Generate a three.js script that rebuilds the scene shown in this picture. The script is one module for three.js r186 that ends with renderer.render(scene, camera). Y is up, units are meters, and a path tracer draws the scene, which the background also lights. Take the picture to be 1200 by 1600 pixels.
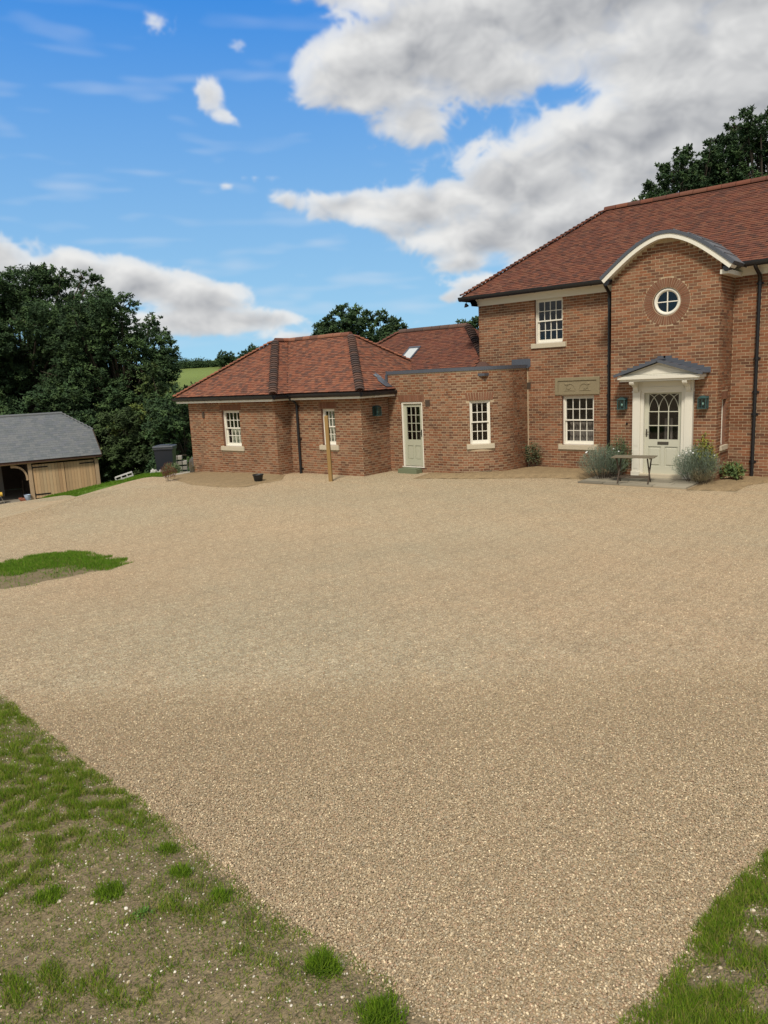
import * as THREE from 'three';
import { mergeGeometries } from 'three/addons/utils/BufferGeometryUtils.js';
import { RoundedBoxGeometry } from 'three/addons/geometries/RoundedBoxGeometry.js';
import { createNoise3D, createNoise2D } from 'simplex-noise';

// ------------------------------------------------------------------ camera, sky, sun
const EYE = [5.29, 3.2, 22.07];
const W = 768, H = 1024;
const scene = new THREE.Scene();
const camera = new THREE.PerspectiveCamera(2 * Math.atan(800 / 1150) * 180 / Math.PI, W / H, 0.1, 3000);
camera.position.set(...EYE);
camera.rotation.order = 'YXZ';
camera.rotation.set(-0.18, Math.PI / 2 - 0.8655, -0.0475);
scene.add(camera);
const renderer = new THREE.WebGLRenderer({ antialias: true });
renderer.setSize(W, H);
renderer.toneMapping = THREE.LinearToneMapping;
renderer.toneMappingExposure = 1.0;
renderer.shadowMap.enabled = true;

function rng(seed) { let a = seed >>> 0; return () => { a = (a + 0x6D2B79F5) | 0; let t = Math.imul(a ^ (a >>> 15), 1 | a); t = (t + Math.imul(t ^ (t >>> 7), 61 | t)) ^ t; return ((t ^ (t >>> 14)) >>> 0) / 4294967296; }; }
const N3 = createNoise3D(rng(11)), N2 = createNoise2D(rng(12));
const sstep = (a, b, x) => { const t = Math.min(1, Math.max(0, (x - a) / (b - a))); return t * t * (3 - 2 * t); };
const lerp = (a, b, t) => a + (b - a) * t;
const clamp = (x, a = 0, b = 1) => Math.min(b, Math.max(a, x));

function makeSky() {
  const w = 3072, h = 1536, data = new Float32Array(w * h * 4);
  // cumulus banks: azimuth, elevation, half width, half height (degrees), weight
  const B = [
    [-40.8, 20.6, 4.4, 3.0, 1], [-35, 22.2, 7, 4.6, 1.1], [-26, 24.2, 9, 4.8, 1.15], [-14, 25, 12, 6.4, 1.15], [-36.8, 17.4, 3.0, 1.5, .85], [-30, 19.4, 4, 1.3, .8],
    [-20, 19.2, 7, 1.7, .85], [0, 26, 14, 9, 1.1], [-41, 27, 8, 3, .9],
    [-20.5, 14.4, 10, 3.5, 1.15], [-29.6, 13.2, 5.2, 2.6, 1.1], [-36.5, 11.9, 4.8, 2.1, 1], [-42, 12.5, 3.4, 1.15, .9], [-46.6, 12.8, 1.7, .9, .75], [-32, 9.9, 5.4, 1.7, 1],
    [-25.5, 10, 8, 3, 1.1], [-11, 15, 9, 5, 1.15], [-13, 8, 8, 4, 1], [-33.6, 8.0, 2.4, .75, .85], [-32, 6.4, 3.4, .9, .8], [-34.6, 5.7, 1.8, .5, .7],
    [-51.4, 19.4, 1.6, 1.5, .82], [-50.5, 18.1, 1.2, .9, .6], [-50.8, 13.8, .9, .4, .62], [-48.9, 21.7, 1.4, .9, .44], [-49.6, 20.6, 1.1, .6, .42], [-54.5, 23.2, 1.6, 1.0, .40], [-57.5, 25.4, 1.4, .8, .40], [-48.6, 14.3, 2.2, .35, .46],
    [-67, 8.9, 3.4, 1.9, 1], [-61.8, 8.0, 4.0, 1.8, 1], [-57.4, 7.3, 4.0, 1.7, 1], [-53.2, 6.2, 4.0, 1.5, 1], [-49.0, 4.7, 4.0, 1.0, .9], [-55.5, 4.6, 8, 1.2, .95], [-46, 3.4, 6, .6, .7], [-64, 6, 5, 1.6, .9], [-42, 3.9, 5, .35, .5], [-40, 5.4, 3, .3, .35], [-45, 2.4, 8, .35, .5],
  ];
  const r = rng(5);
  for (let i = 0; i < 170; i++) {           // the same broken cumulus all round, out of frame
    const az = -8 + r() * 280, el = 4 + 78 * r() * r();
    const s = 3 + 0.32 * el * (0.5 + r());
    B.push([((az + 180) % 360) - 180, el, s * (1.3 + r()) / Math.max(.35, Math.cos(el * Math.PI / 180)), s * .55, .75 + .4 * r()]);
  }
  const D2R = Math.PI / 180;
  const field = (az, el) => {           // [how much cloud, height within its own bank]
    let f = 0, hgt = 0, ws = 1e-6;
    for (const b of B) {
      let da = az - b[0]; if (da > 180) da -= 360; else if (da < -180) da += 360;
      const x = da / b[2], y = (el - b[1]) / b[3];
      const q = x * x + y * y; if (q < 5) { const c = b[4] * Math.exp(-q * .95), c3 = c * c * c; f += c3; hgt += c3 * y; ws += c3; }
    }
    return [Math.cbrt(f), hgt / ws];
  };
  const GW = 1440, GH = 360, grid = new Float32Array(GW * GH), gridH = new Float32Array(GW * GH);
  for (let j = 0; j < GH; j++) for (let i = 0; i < GW; i++) { const v = field((i + .5) / 4 - 180, (j + .5) / 4); grid[j * GW + i] = v[0]; gridH[j * GW + i] = v[1]; }
  const samp = (az, el, G = grid) => {
    const x = ((az + 180) * 4 - .5 + GW) % GW, y = clamp(el * 4 - .5, 0, GH - 1.01), i = Math.floor(x), j = Math.floor(y), fx = x - i, fy = y - j, i1 = (i + 1) % GW;
    return lerp(lerp(G[j * GW + i], G[j * GW + i1], fx), lerp(G[(j + 1) * GW + i], G[(j + 1) * GW + i1], fx), fy);
  };
  const detail = (az, el, oct) => {
    const c = Math.cos(el * D2R), dx = Math.sin(az * D2R) * c, dy = Math.sin(el * D2R), dz = -Math.cos(az * D2R) * c;
    let a = .5, f = 10, s = 0;
    const wx = .018 * N3(dx * 14, dy * 22, dz * 14 + 7), wy = .012 * N3(dx * 14 + 5, dy * 22, dz * 14);
    for (let o = 0; o < oct; o++) { const n = N3((dx + wx) * f, (dy + wy) * f * 1.7, dz * f + o * 9); s += a * (o < 2 ? n : 1 - 2 * Math.abs(n)); a *= .50; f *= 2.05; }
    return s;
  };
  for (let j = 0; j < h; j++) {
    const el = ((j + .5) / h - .5) * 180;
    for (let i = 0; i < w; i++) {
      const p = (j * w + i) * 4;
      if (el < -1) { data[p] = .3; data[p + 1] = .33; data[p + 2] = .3; data[p + 3] = 1; continue; }
      const e = Math.max(el, 0), phi = ((i + .5) / w - .5) * 2 * Math.PI; // atan2(z, x)
      const az = Math.atan2(Math.cos(phi), -Math.sin(phi)) / D2R;
      const t = Math.pow(clamp(e / 27), .85), t2 = clamp((e - 26) / 60);
      let R = lerp(.42, .026, t), G = lerp(.72, .235, t), Bl = lerp(.89, .74, t);
      R = lerp(R, .025, t2); G = lerp(G, .17, t2); Bl = lerp(Bl, .56, t2);
      // thin high streaks
      const c = Math.cos(e * D2R), dx = Math.sin(az * D2R) * c, dz = -Math.cos(az * D2R) * c, dy = Math.sin(e * D2R);
      const ci = clamp(N3(dx * 5 + dz * 2, dy * 34, dz * 6) * .6 + N3(dx * 16, dy * 80, dz * 16) * .35 - .12) * sstep(1, 5, e) * (1 - sstep(16, 30, e)) * .42;
      R = lerp(R, .72, ci); G = lerp(G, .78, ci); Bl = lerp(Bl, .86, ci);
      const F = samp(az, e);
      if (F > .06) {
        const n0 = detail(az, e, 6), d = F + .40 * n0;
        const alpha = sstep(.38, .62, d) * (F > .25 ? 1 : sstep(.06, .25, F));
        if (alpha > 0) {
          const lit = detail(az - .9, e + 1.2, 3) - detail(az, e, 3);   // relief towards the light
          const hb = samp(az, e, gridH), soft = N3(dx * 6, dy * 16, dz * 6) * .5 + N3(dx * 15, dy * 34, dz * 15) * .3;
          const core = sstep(.6, 1.2, F);
          let br = .74 + .24 * hb - .40 * core + .20 * soft - .40 * lit;
          br = clamp(br + .30 * (1 - sstep(.45, .85, d)) * sstep(-.9, .2, hb));
          const wR = lerp(.36, .84, br), wG = lerp(.375, .84, br), wB = lerp(.405, .83, br);
          const k = alpha * (.80 + .20 * sstep(.5, .9, d));
          R = lerp(R, wR, k); G = lerp(G, wG, k); Bl = lerp(Bl, wB, k);
        }
      }
      data[p] = R; data[p + 1] = G; data[p + 2] = Bl; data[p + 3] = 1;
    }
  }
  const t = new THREE.DataTexture(data, w, h, THREE.RGBAFormat, THREE.FloatType);
  t.mapping = THREE.EquirectangularReflectionMapping; t.magFilter = t.minFilter = THREE.LinearFilter; t.needsUpdate = true;
  return t;
}
scene.background = makeSky();
scene.environment = scene.background;

const sun = new THREE.DirectionalLight(0xfff4e2, 3.5);       // sun through thin cloud, behind the camera: very soft
sun.position.set(9, 34, 27); sun.target.position.set(-4, 0, 0);
sun.castShadow = true; sun.shadow.radius = 18; sun.shadow.mapSize.set(2048, 2048);
Object.assign(sun.shadow.camera, { left: -45, right: 45, top: 45, bottom: -45, near: 1, far: 150 });
scene.add(sun, sun.target);

// ------------------------------------------------------------------ pixel rays and terrain
const CY = Math.cos(0.8655), SY = Math.sin(0.8655);
function dirOf(px, py) { const v = new THREE.Vector3((px - 600) / 1150, (800 - py) / 1150, -1); return v.applyEuler(camera.rotation).normalize(); }
const toXZ = (u, w) => { const a = u - EYE[0], b = w - EYE[2]; return [a * SY - b * CY, -a * CY - b * SY]; };
const toUW = (X, Z) => [EYE[0] + X * SY - Z * CY, EYE[2] - X * CY - Z * SY];
function g(u, w) {                      // height of the drive: level by the house, falling towards the barn, rising to the bank where the photographer stands
  const [X, Z] = toXZ(u, w);
  const q = (Z - X) / Math.SQRT2 - 15.5;
  let y = 0;
  if (q > 0) y = q < 26.5 ? -.000553 * Math.pow(q, 2.5) : -2.0 - 1.5 * (1 - Math.exp(-(q - 26.5) * .13));
  if (X < -9) y -= .62 * sstep(9, 13.5, -X) * sstep(15, 24, Z);
  y -= .42 * sstep(29.8, 33.5, Z) * sstep(7.5, 9.5, -X) * (1 - sstep(13, 16, -X));
  if (X < 12) y += 1.1 * (1 - sstep(.5, 16, Z)) * (1 - sstep(6, 12, X)); 
  return y;
}
function far(u, w) {
  const D = Math.hypot(u - EYE[0], w - EYE[2]), a = Math.atan2(u - EYE[0], -(w - EYE[2]));
  const hill = 12.5 + 4 * Math.sin(a * 2.3 + 1.9) + 2.2 * Math.sin(a * 5.1);
  const base = g(u, w);
  const f = -6 + (hill + 6) * sstep(110, 330, D);
  return lerp(base, f, sstep(62, 115, D));
}
function onGround(px, py) {             // where the ray through a picture point meets the drive
  const d = dirOf(px, py); let t = 0.5;
  const F = t => EYE[1] + d.y * t - g(EYE[0] + d.x * t, EYE[2] + d.z * t);
  while (t < 90 && F(t) > 0) t += .25;
  let a = t - .25, b = t;
  for (let i = 0; i < 30; i++) { const m = (a + b) / 2; if (F(m) > 0) a = m; else b = m; }
  return [EYE[0] + d.x * b, EYE[2] + d.z * b];
}

// ------------------------------------------------------------------ helpers: naming, meshes, textures
const used = {};
function numbered(n) { used[n] = (used[n] ?? -1) + 1; return used[n] ? `${n}_${String(used[n]).padStart(3, '0')}` : n; }
function thing(name, label, category, pos = [0, 0, 0], turn = 0, group) {
  const o = new THREE.Group(); o.name = numbered(name); o.position.set(...pos); o.rotation.y = turn; scene.add(o);
  o.userData = { label, category }; if (group) o.userData.group = group; return o;
}
function mesh(name, geo, mat, parent) {
  if (Array.isArray(geo)) geo = merge(geo);
  const m = new THREE.Mesh(geo, mat); m.castShadow = m.receiveShadow = true;
  m.name = parent ? name : numbered(name); (parent ?? scene).add(m); return m;
}
function struct(name, geo, mat) { const m = mesh(name, geo, mat); m.userData.kind = 'structure'; return m; }
function tag(o, label, category, group) { o.userData = { ...o.userData, label, category }; if (group) o.userData.group = group; return o; }
function merge(list) {
  const l = list.map(x => { let q = x.index ? x.toNonIndexed() : x; for (const k of Object.keys(q.attributes)) if (!['position', 'normal', 'uv', 'color'].includes(k)) q.deleteAttribute(k); return q; });
  const hasC = l.some(q => q.attributes.color);
  for (const q of l) {
    if (!q.attributes.uv) q.setAttribute('uv', new THREE.BufferAttribute(new Float32Array(q.attributes.position.count * 2), 2));
    if (hasC && !q.attributes.color) q.setAttribute('color', new THREE.BufferAttribute(new Float32Array(q.attributes.position.count * 3).fill(1), 3));
  }
  return mergeGeometries(l);
}
const V = (x, y, z) => new THREE.Vector3(x, y, z);
function box(x0, x1, y0, y1, z0, z1, r = 0) {
  const a = Math.abs(x1 - x0), b = Math.abs(y1 - y0), c = Math.abs(z1 - z0);
  const q = r ? new RoundedBoxGeometry(a, b, c, 1, r) : new THREE.BoxGeometry(a, b, c);
  return q.translate((x0 + x1) / 2, (y0 + y1) / 2, (z0 + z1) / 2);
}
function bar(a, b, r, n = 8, r2 = r) {
  a = V(...a); b = V(...b); const L = a.distanceTo(b), q = new THREE.CylinderGeometry(r2, r, L, n, 1);
  q.translate(0, L / 2, 0); q.applyQuaternion(new THREE.Quaternion().setFromUnitVectors(V(0, 1, 0), b.clone().sub(a).normalize())); return q.translate(a.x, a.y, a.z);
}
function beam(a, b, w, h) {             // a squared timber from a to b
  a = V(...a); b = V(...b); const L = a.distanceTo(b), q = new THREE.BoxGeometry(w, L, h); q.translate(0, L / 2, 0);
  q.applyQuaternion(new THREE.Quaternion().setFromUnitVectors(V(0, 1, 0), b.clone().sub(a).normalize())); return q.translate(a.x, a.y, a.z);
}
function tube(pts, r, seg = 24, n = 8) { return new THREE.TubeGeometry(new THREE.CatmullRomCurve3(pts.map(p => V(...p))), seg, r, n, false); }
function poly(verts, faces, uvs) {      // flat-shaded polygons
  const P = [], U = [];
  for (const f of faces) for (let k = 1; k + 1 < f.length; k++) for (const i of [f[0], f[k], f[k + 1]]) { P.push(...verts[i]); U.push(...(uvs ? uvs[i] : [0, 0])); }
  const q = new THREE.BufferGeometry(); q.setAttribute('position', new THREE.Float32BufferAttribute(P, 3)); q.setAttribute('uv', new THREE.Float32BufferAttribute(U, 2)); q.computeVertexNormals(); return q;
}
function shapeOf(pts) { return new THREE.Shape(pts.map(p => new THREE.Vector2(p[0], p[1]))); }
function extr(pts, depth, holes = []) { const s = shapeOf(pts); for (const h of holes) s.holes.push(new THREE.Path(h.map(p => new THREE.Vector2(p[0], p[1])))); return new THREE.ExtrudeGeometry(s, { depth, bevelEnabled: false }); }
function canvasTex(n, fn, { srgb = true, rep = 1 } = {}) {
  const d = new Uint8Array(n * n * 4);
  for (let j = 0; j < n; j++) for (let i = 0; i < n; i++) { const c = fn(i / n, j / n, i, j), p = (j * n + i) * 4; d[p] = clamp(c[0]) * 255; d[p + 1] = clamp(c[1]) * 255; d[p + 2] = clamp(c[2]) * 255; d[p + 3] = 255; }
  const t = new THREE.DataTexture(d, n, n, THREE.RGBAFormat); t.wrapS = t.wrapT = THREE.RepeatWrapping; t.magFilter = THREE.LinearFilter; t.minFilter = THREE.LinearMipmapLinearFilter; t.generateMipmaps = true;
  if (srgb) t.colorSpace = THREE.SRGBColorSpace; t.repeat.set(rep, rep); t.needsUpdate = true; return t;
}
// tileable noise on the unit square
const tn = (u, v, f, s = 0) => { const a = u * 2 * Math.PI, b = v * 2 * Math.PI, R = f / (2 * Math.PI); return .5 * (N3(Math.cos(a) * R + s, Math.sin(a) * R, Math.cos(b) * R + 3 * s) + N3(Math.sin(b) * R + s, Math.cos(a) * R + 5, Math.sin(a) * R - s)); };
const lin = (r, g, b) => new THREE.Color().setRGB(r, g, b);
const enc = x => x <= .0031308 ? 12.92 * x : 1.055 * Math.pow(x, 1 / 2.4) - .055;
const std = (o) => new THREE.MeshStandardMaterial({ roughness: .85, ...o });
const dry = (o) => new THREE.MeshPhysicalMaterial({ roughness: .95, specularIntensity: .2, ...o });   // unglazed, dusty surfaces

// grain shared by many surfaces
const grain = canvasTex(512, (u, v) => { const n = .86 + .12 * tn(u, v, 90) + .10 * tn(u, v, 30, 4) + .05 * tn(u, v, 7, 9); return [n, n, n]; }, { srgb: false });
const grainBump = canvasTex(512, (u, v) => { const n = .5 + .25 * tn(u, v, 110, 2) + .2 * tn(u, v, 40, 6); return [n, n, n]; }, { srgb: false });
const woodTex = canvasTex(512, (u, v) => { const x = tn(u * 1, v, 5) * .5; const n = .82 + .13 * Math.sin((u * 60 + 9 * x + 3 * tn(u, v, 4, 3)) * 2) * .5 + .1 * tn(u, v, 50, 8) + .1 * tn(u, v, 6, 2); return [n, n * .985, n * .96]; }, { srgb: false });

const M = {
  mortar: dry({ color: lin(.51, .405, .275), map: grain, bumpMap: grainBump, bumpScale: .003 }),
  reveal: std({ color: lin(.20, .10, .065), map: grain }),
  brick: dry({ vertexColors: true, map: grain, bumpMap: grainBump, bumpScale: .003, roughness: .92 }),
  tile: dry({ vertexColors: true, map: grain, roughness: .85 }),
  deck: std({ color: lin(.08, .04, .03) }),
  white: std({ color: lin(.73, .71, .63), roughness: .45 }),
  cream: std({ color: lin(.66, .64, .56), roughness: .5 }),
  stone: std({ color: lin(.56, .50, .38), map: grain, bumpMap: grainBump, bumpScale: .002 }),
  panel: std({ color: lin(.27, .225, .14), map: grain, bumpMap: grainBump, bumpScale: .004, roughness: .95 }),
  black: std({ color: lin(.012, .013, .016), roughness: .35 }),
  lead: std({ color: lin(.085, .098, .125), roughness: .5, map: grain }),
  leadPale: std({ color: lin(.20, .225, .255), roughness: .42, metalness: .3, map: grain }),
  slate: std({ vertexColors: true, map: grain, roughness: .7 }),
  sage: std({ color: lin(.40, .41, .32), roughness: .45 }),
  door: std({ color: lin(.50, .50, .41), roughness: .45 }),
  step: std({ color: lin(.17, .20, .12), roughness: .7, map: grain }),
  iron: std({ color: lin(.02, .018, .018), roughness: .5, metalness: .5 }),
  brass: std({ color: lin(.12, .11, .09), roughness: .45, metalness: .7 }),
  verdigris: std({ color: lin(.03, .08, .08), roughness: .6, map: grain }),
  oak: std({ color: lin(.56, .41, .26), map: woodTex, roughness: .8 }),
  oakPost: std({ color: lin(.46, .34, .22), map: woodTex, roughness: .85 }),
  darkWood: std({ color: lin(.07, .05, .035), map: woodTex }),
  greyWood: std({ color: lin(.19, .165, .115), map: woodTex, roughness: .85 }),
  postWood: std({ color: lin(.33, .21, .075), map: woodTex, roughness: .85 }),
  concrete: std({ color: lin(.30, .27, .22), map: grain }),
  plastic: std({ color: lin(.010, .014, .024), roughness: .4 }),
  curtain: std({ color: lin(.34, .36, .29), roughness: 1, side: THREE.DoubleSide }),
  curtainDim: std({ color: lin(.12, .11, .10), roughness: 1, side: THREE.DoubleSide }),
  darkInside: std({ color: lin(.035, .033, .03) }),  // near-black: the shade of the rooms behind the glass put into the colour
  glass: new THREE.MeshPhysicalMaterial({ color: 0xffffff, transmission: 1, thickness: 0, roughness: .02, ior: 1.5 }),
  lampGlass: new THREE.MeshPhysicalMaterial({ color: lin(.55, .75, .75), transmission: 1, thickness: 0, roughness: .1, ior: 1.5 }),
  bark: std({ color: lin(.07, .055, .04), roughness: 1, map: grain }),
};

// ------------------------------------------------------------------ bricks and tiles: each one its own piece
const COURSE = .081;
const brickPal = [[0.258, 0.114, 0.063], [0.223, 0.098, 0.055], [0.294, 0.141, 0.081], [0.187, 0.091, 0.056], [0.24, 0.137, 0.084], [0.276, 0.123, 0.066], [0.214, 0.118, 0.076], [0.16, 0.082, 0.053], [0.303, 0.159, 0.097], [0.231, 0.105, 0.058]];
const headPal = [[0.294, 0.182, 0.113], [0.267, 0.155, 0.097], [0.311, 0.2, 0.128], [0.24, 0.137, 0.084], [0.276, 0.168, 0.109]];
const redPal = [[.225, .108, .068], [.25, .122, .078], [.205, .10, .063], [.235, .125, .083]];
const tilePal = [[0.195, 0.078, 0.053], [0.176, 0.073, 0.052], [0.157, 0.068, 0.05], [0.213, 0.089, 0.058], [0.139, 0.065, 0.05], [0.187, 0.085, 0.059], [0.124, 0.063, 0.05], [0.169, 0.073, 0.054], [0.202, 0.093, 0.063]];
const tilePalWing = [[0.275, 0.11, 0.069], [0.243, 0.101, 0.065], [0.211, 0.093, 0.064], [0.303, 0.126, 0.076], [0.171, 0.085, 0.063], [0.251, 0.114, 0.076], [0.151, 0.081, 0.062], [0.275, 0.13, 0.084]];
const slatePal = [[.135, .152, .165], [.15, .165, .178], [.12, .138, .155], [.16, .173, .185], [.14, .155, .178]];
const toneMats = new Map();
function toneMat(kind, c) { const k = kind + c.join(); if (!toneMats.has(k)) { const base = M[kind]; toneMats.set(k, dry({ specularIntensity: base.specularIntensity ?? 1, color: lin(...c), map: grain, bumpMap: base.bumpMap, bumpScale: base.bumpScale, roughness: base.roughness })); } return toneMats.get(k); }

// corner lists of a piece: [front-bottom-left, fbr, ftr, ftl, back...]; faces without the hidden back
const UNIT = [[-.5, -.5, 0], [.5, -.5, 0], [.5, .5, 0], [-.5, .5, 0], [-.5, -.5, -1], [.5, -.5, -1], [.5, .5, -1], [-.5, .5, -1]];
const FACES = [[0, 1, 2, 3], [1, 5, 6, 2], [4, 0, 3, 7], [3, 2, 6, 7], [4, 5, 1, 0]];
const FUV = [[0, 0], [1, 0], [1, 1], [0, 1]];
class Pieces {                       // collects alike pieces of one thing; the 300 nearest become meshes, the rest of each part one mesh of many
  constructor(kind, name, many, most = 300) { this.kind = kind; this.name = name; this.many = many; this.most = most; this.list = []; }
  add(parent, corners, c) { this.list.push({ parent, corners, c }); }
  finish(visible = () => true) {
    const eye = V(...EYE);
    const inv = new Map();
    for (const p of this.list) {
      const m = p.corners.reduce((s, q) => s.add(q), V(0, 0, 0)).multiplyScalar(1 / 8); p.d = m.distanceTo(eye) + (visible(m) ? 0 : 1e4);
    }
    this.list.sort((a, b) => a.d - b.d);
    const rest = new Map();
    this.list.forEach((p, i) => {
      const c0 = p.corners[0].clone();
      p.parent.updateWorldMatrix(true, false);
      if (!inv.has(p.parent)) inv.set(p.parent, p.parent.matrixWorld.clone().invert());
      const loc = p.corners.map(q => q.clone().applyMatrix4(inv.get(p.parent)));
      if (i < this.most) {
        const P = [], U = [], o = loc[0];
        for (const f of FACES) for (const k of [0, 1, 2, 0, 2, 3]) { const q = loc[f[k]]; P.push(q.x - o.x, q.y - o.y, q.z - o.z); U.push(FUV[k][0] * .3 + (i % 7) * .13, FUV[k][1] * .12 + (i % 5) * .19); }
        const geo = new THREE.BufferGeometry(); geo.setAttribute('position', new THREE.Float32BufferAttribute(P, 3)); geo.setAttribute('uv', new THREE.Float32BufferAttribute(U, 2)); geo.computeVertexNormals();
        const me = mesh(this.name, geo, toneMat(this.kind, p.c), p.parent); me.position.copy(o);
      } else {
        if (!rest.has(p.parent)) rest.set(p.parent, { P: [], U: [], C: [] });
        const R = rest.get(p.parent);
        for (const f of FACES) for (const k of [0, 1, 2, 0, 2, 3]) { const q = loc[f[k]]; R.P.push(q.x, q.y, q.z); R.U.push(FUV[k][0] * .3 + (i % 7) * .13, FUV[k][1] * .12 + (i % 5) * .19); R.C.push(...p.c); }
      }
    });
    for (const [parent, R] of rest) {
      const geo = new THREE.BufferGeometry(); geo.setAttribute('position', new THREE.Float32BufferAttribute(R.P, 3)); geo.setAttribute('uv', new THREE.Float32BufferAttribute(R.U, 2)); geo.setAttribute('color', new THREE.Float32BufferAttribute(R.C, 3)); geo.computeVertexNormals();
      mesh(this.many, geo, M[this.kind], parent).userData.kind = 'stuff';
    }
  }
}
const rb = rng(77);
const pick = (pal, r = rb) => { const c = pal[Math.floor(r() * pal.length)], k = 1; return c.map(x => +(x * k).toFixed(3)); };
// a wall frame: local x runs from A to B, local z looks out of the wall
function frame(A, B, y0 = 0) {
  const dx = B[0] - A[0], dz = B[1] - A[1], L = Math.hypot(dx, dz);
  const m = new THREE.Matrix4().makeBasis(V(dx / L, 0, dz / L), V(0, 1, 0), V(-dz / L, 0, dx / L)); m.setPosition(A[0], y0, A[1]);
  return { m, L, turn: Math.atan2(-dz, dx) };
}
function pieceBox(m, x0, x1, y0, y1, z0, z1, jit = 0, rot = 0) {     // corners of a box in a frame, front at z1
  const cx = (x0 + x1) / 2, cy = (y0 + y1) / 2, c = Math.cos(rot), s = Math.sin(rot), dz = jit * (rb() - .5), ta = jit * 1.2 * (rb() - .5);
  return UNIT.map(([a, b, k]) => { const X = a * (x1 - x0), Y = b * (y1 - y0); return V(cx + X * c - Y * s, cy + X * s + Y * c, k < 0 ? z0 : z1 + dz + ta * a).applyMatrix4(m); });
}
function cut(a, b, holes) { let out = [[a, b]]; for (const [h0, h1] of holes) out = out.flatMap(([p, q]) => (h1 <= p || h0 >= q) ? [[p, q]] : [[p, Math.min(q, h0)], [Math.max(p, h1), q]].filter(([x, y]) => y - x > .001)); return out; }
function bricks(batch, parent, f, y0, y1, holesAt, { bond = 'stretcher', x0 = 0, x1 = f.L, proud = .005, at = null, phase = 0 } = {}) {
  const n = Math.round((y1 - y0) / COURSE);
  for (let i = 0; i < n; i++) {
    const yb = y0 + i * COURSE + .0075, yt = yb + .066, holes = holesAt ? holesAt((yb + yt) / 2, yb, yt) : [];
    let list = [];
    if (bond === 'stretcher') { const P = .2245; for (let x = x0 - P - (i % 2 ? P / 2 : 0) + phase; x < x1; x += P) list.push([x, x + P, 0]); }
    else { const P = .337; for (let x = x0 - P - (i % 2 ? .168 : 0) + phase; x < x1; x += P) { list.push([x, x + .2245, 0]); list.push([x + .2245, x + P, 1]); } }
    for (const [a, b, head] of list) {
      const j = .006 * (.85 + .3 * rb());
      for (const [p, q] of cut(Math.max(a, x0), Math.min(b, x1), holes)) {
        const l = p <= x0 + .001 || Math.abs(p - Math.max(a, x0)) > .002 ? p : p + j, r = q >= x1 - .001 || Math.abs(q - Math.min(b, x1)) > .002 ? q : q - j;
        if (r - l < .018) continue;
        const dy = .004 * (rb() - .5), c = pick(head && bond !== 'stretcher' ? (rb() < .7 ? headPal : brickPal) : brickPal).map(q => +(q * [.88, 1, 1.1][Math.floor(clamp(1.5 + 1.6 * N2(l * .55 + yb * .2, yb * .8), 0, 2.99))]).toFixed(3));
        batch.add(parent, at ? at(l, r, yb + dy, yt + dy, proud) : pieceBox(f.m, l, r, yb + dy, yt + dy, -.03, proud, .003, .006 * (rb() - .5)), c);
      }
    }
  }
}
// a straight wall with its openings, mortar face just behind the bricks
function wallGeo(f, pts, holes, t = .3) {
  const q = extr(pts, t, holes); q.translate(0, 0, -t); q.applyMatrix4(f.m); return q;
}
const rect = (x0, x1, y0, y1) => [[x0, y0], [x1, y0], [x1, y1], [x0, y1]];
function soldier(batch, parent, f, x0, x1, y0, y1, splay = 0, at = null) {   // a flat arch of bricks on edge
  const n = Math.round((x1 - x0) / .078), w = (x1 - x0) / n;
  for (let i = 0; i < n; i++) {
    const a = x0 + i * w + .004, b = a + w - .008, k = ((a + b) / 2 - (x0 + x1) / 2) / ((x1 - x0) / 2), s = splay * k;
    const c = pick(redPal);
    if (at) { batch.add(parent, at(a, b, y0 + .004, y1 - .004, .009, s), c); continue; }
    const cs = pieceBox(f.m, a, b, y0 + .004, y1 - .004, -.03, .009, .002);
    for (const k2 of [2, 3, 6, 7]) cs[k2].add(V(s, 0, 0).applyMatrix4(new THREE.Matrix4().extractRotation(f.m)));
    batch.add(parent, cs, c);
  }
}
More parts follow.
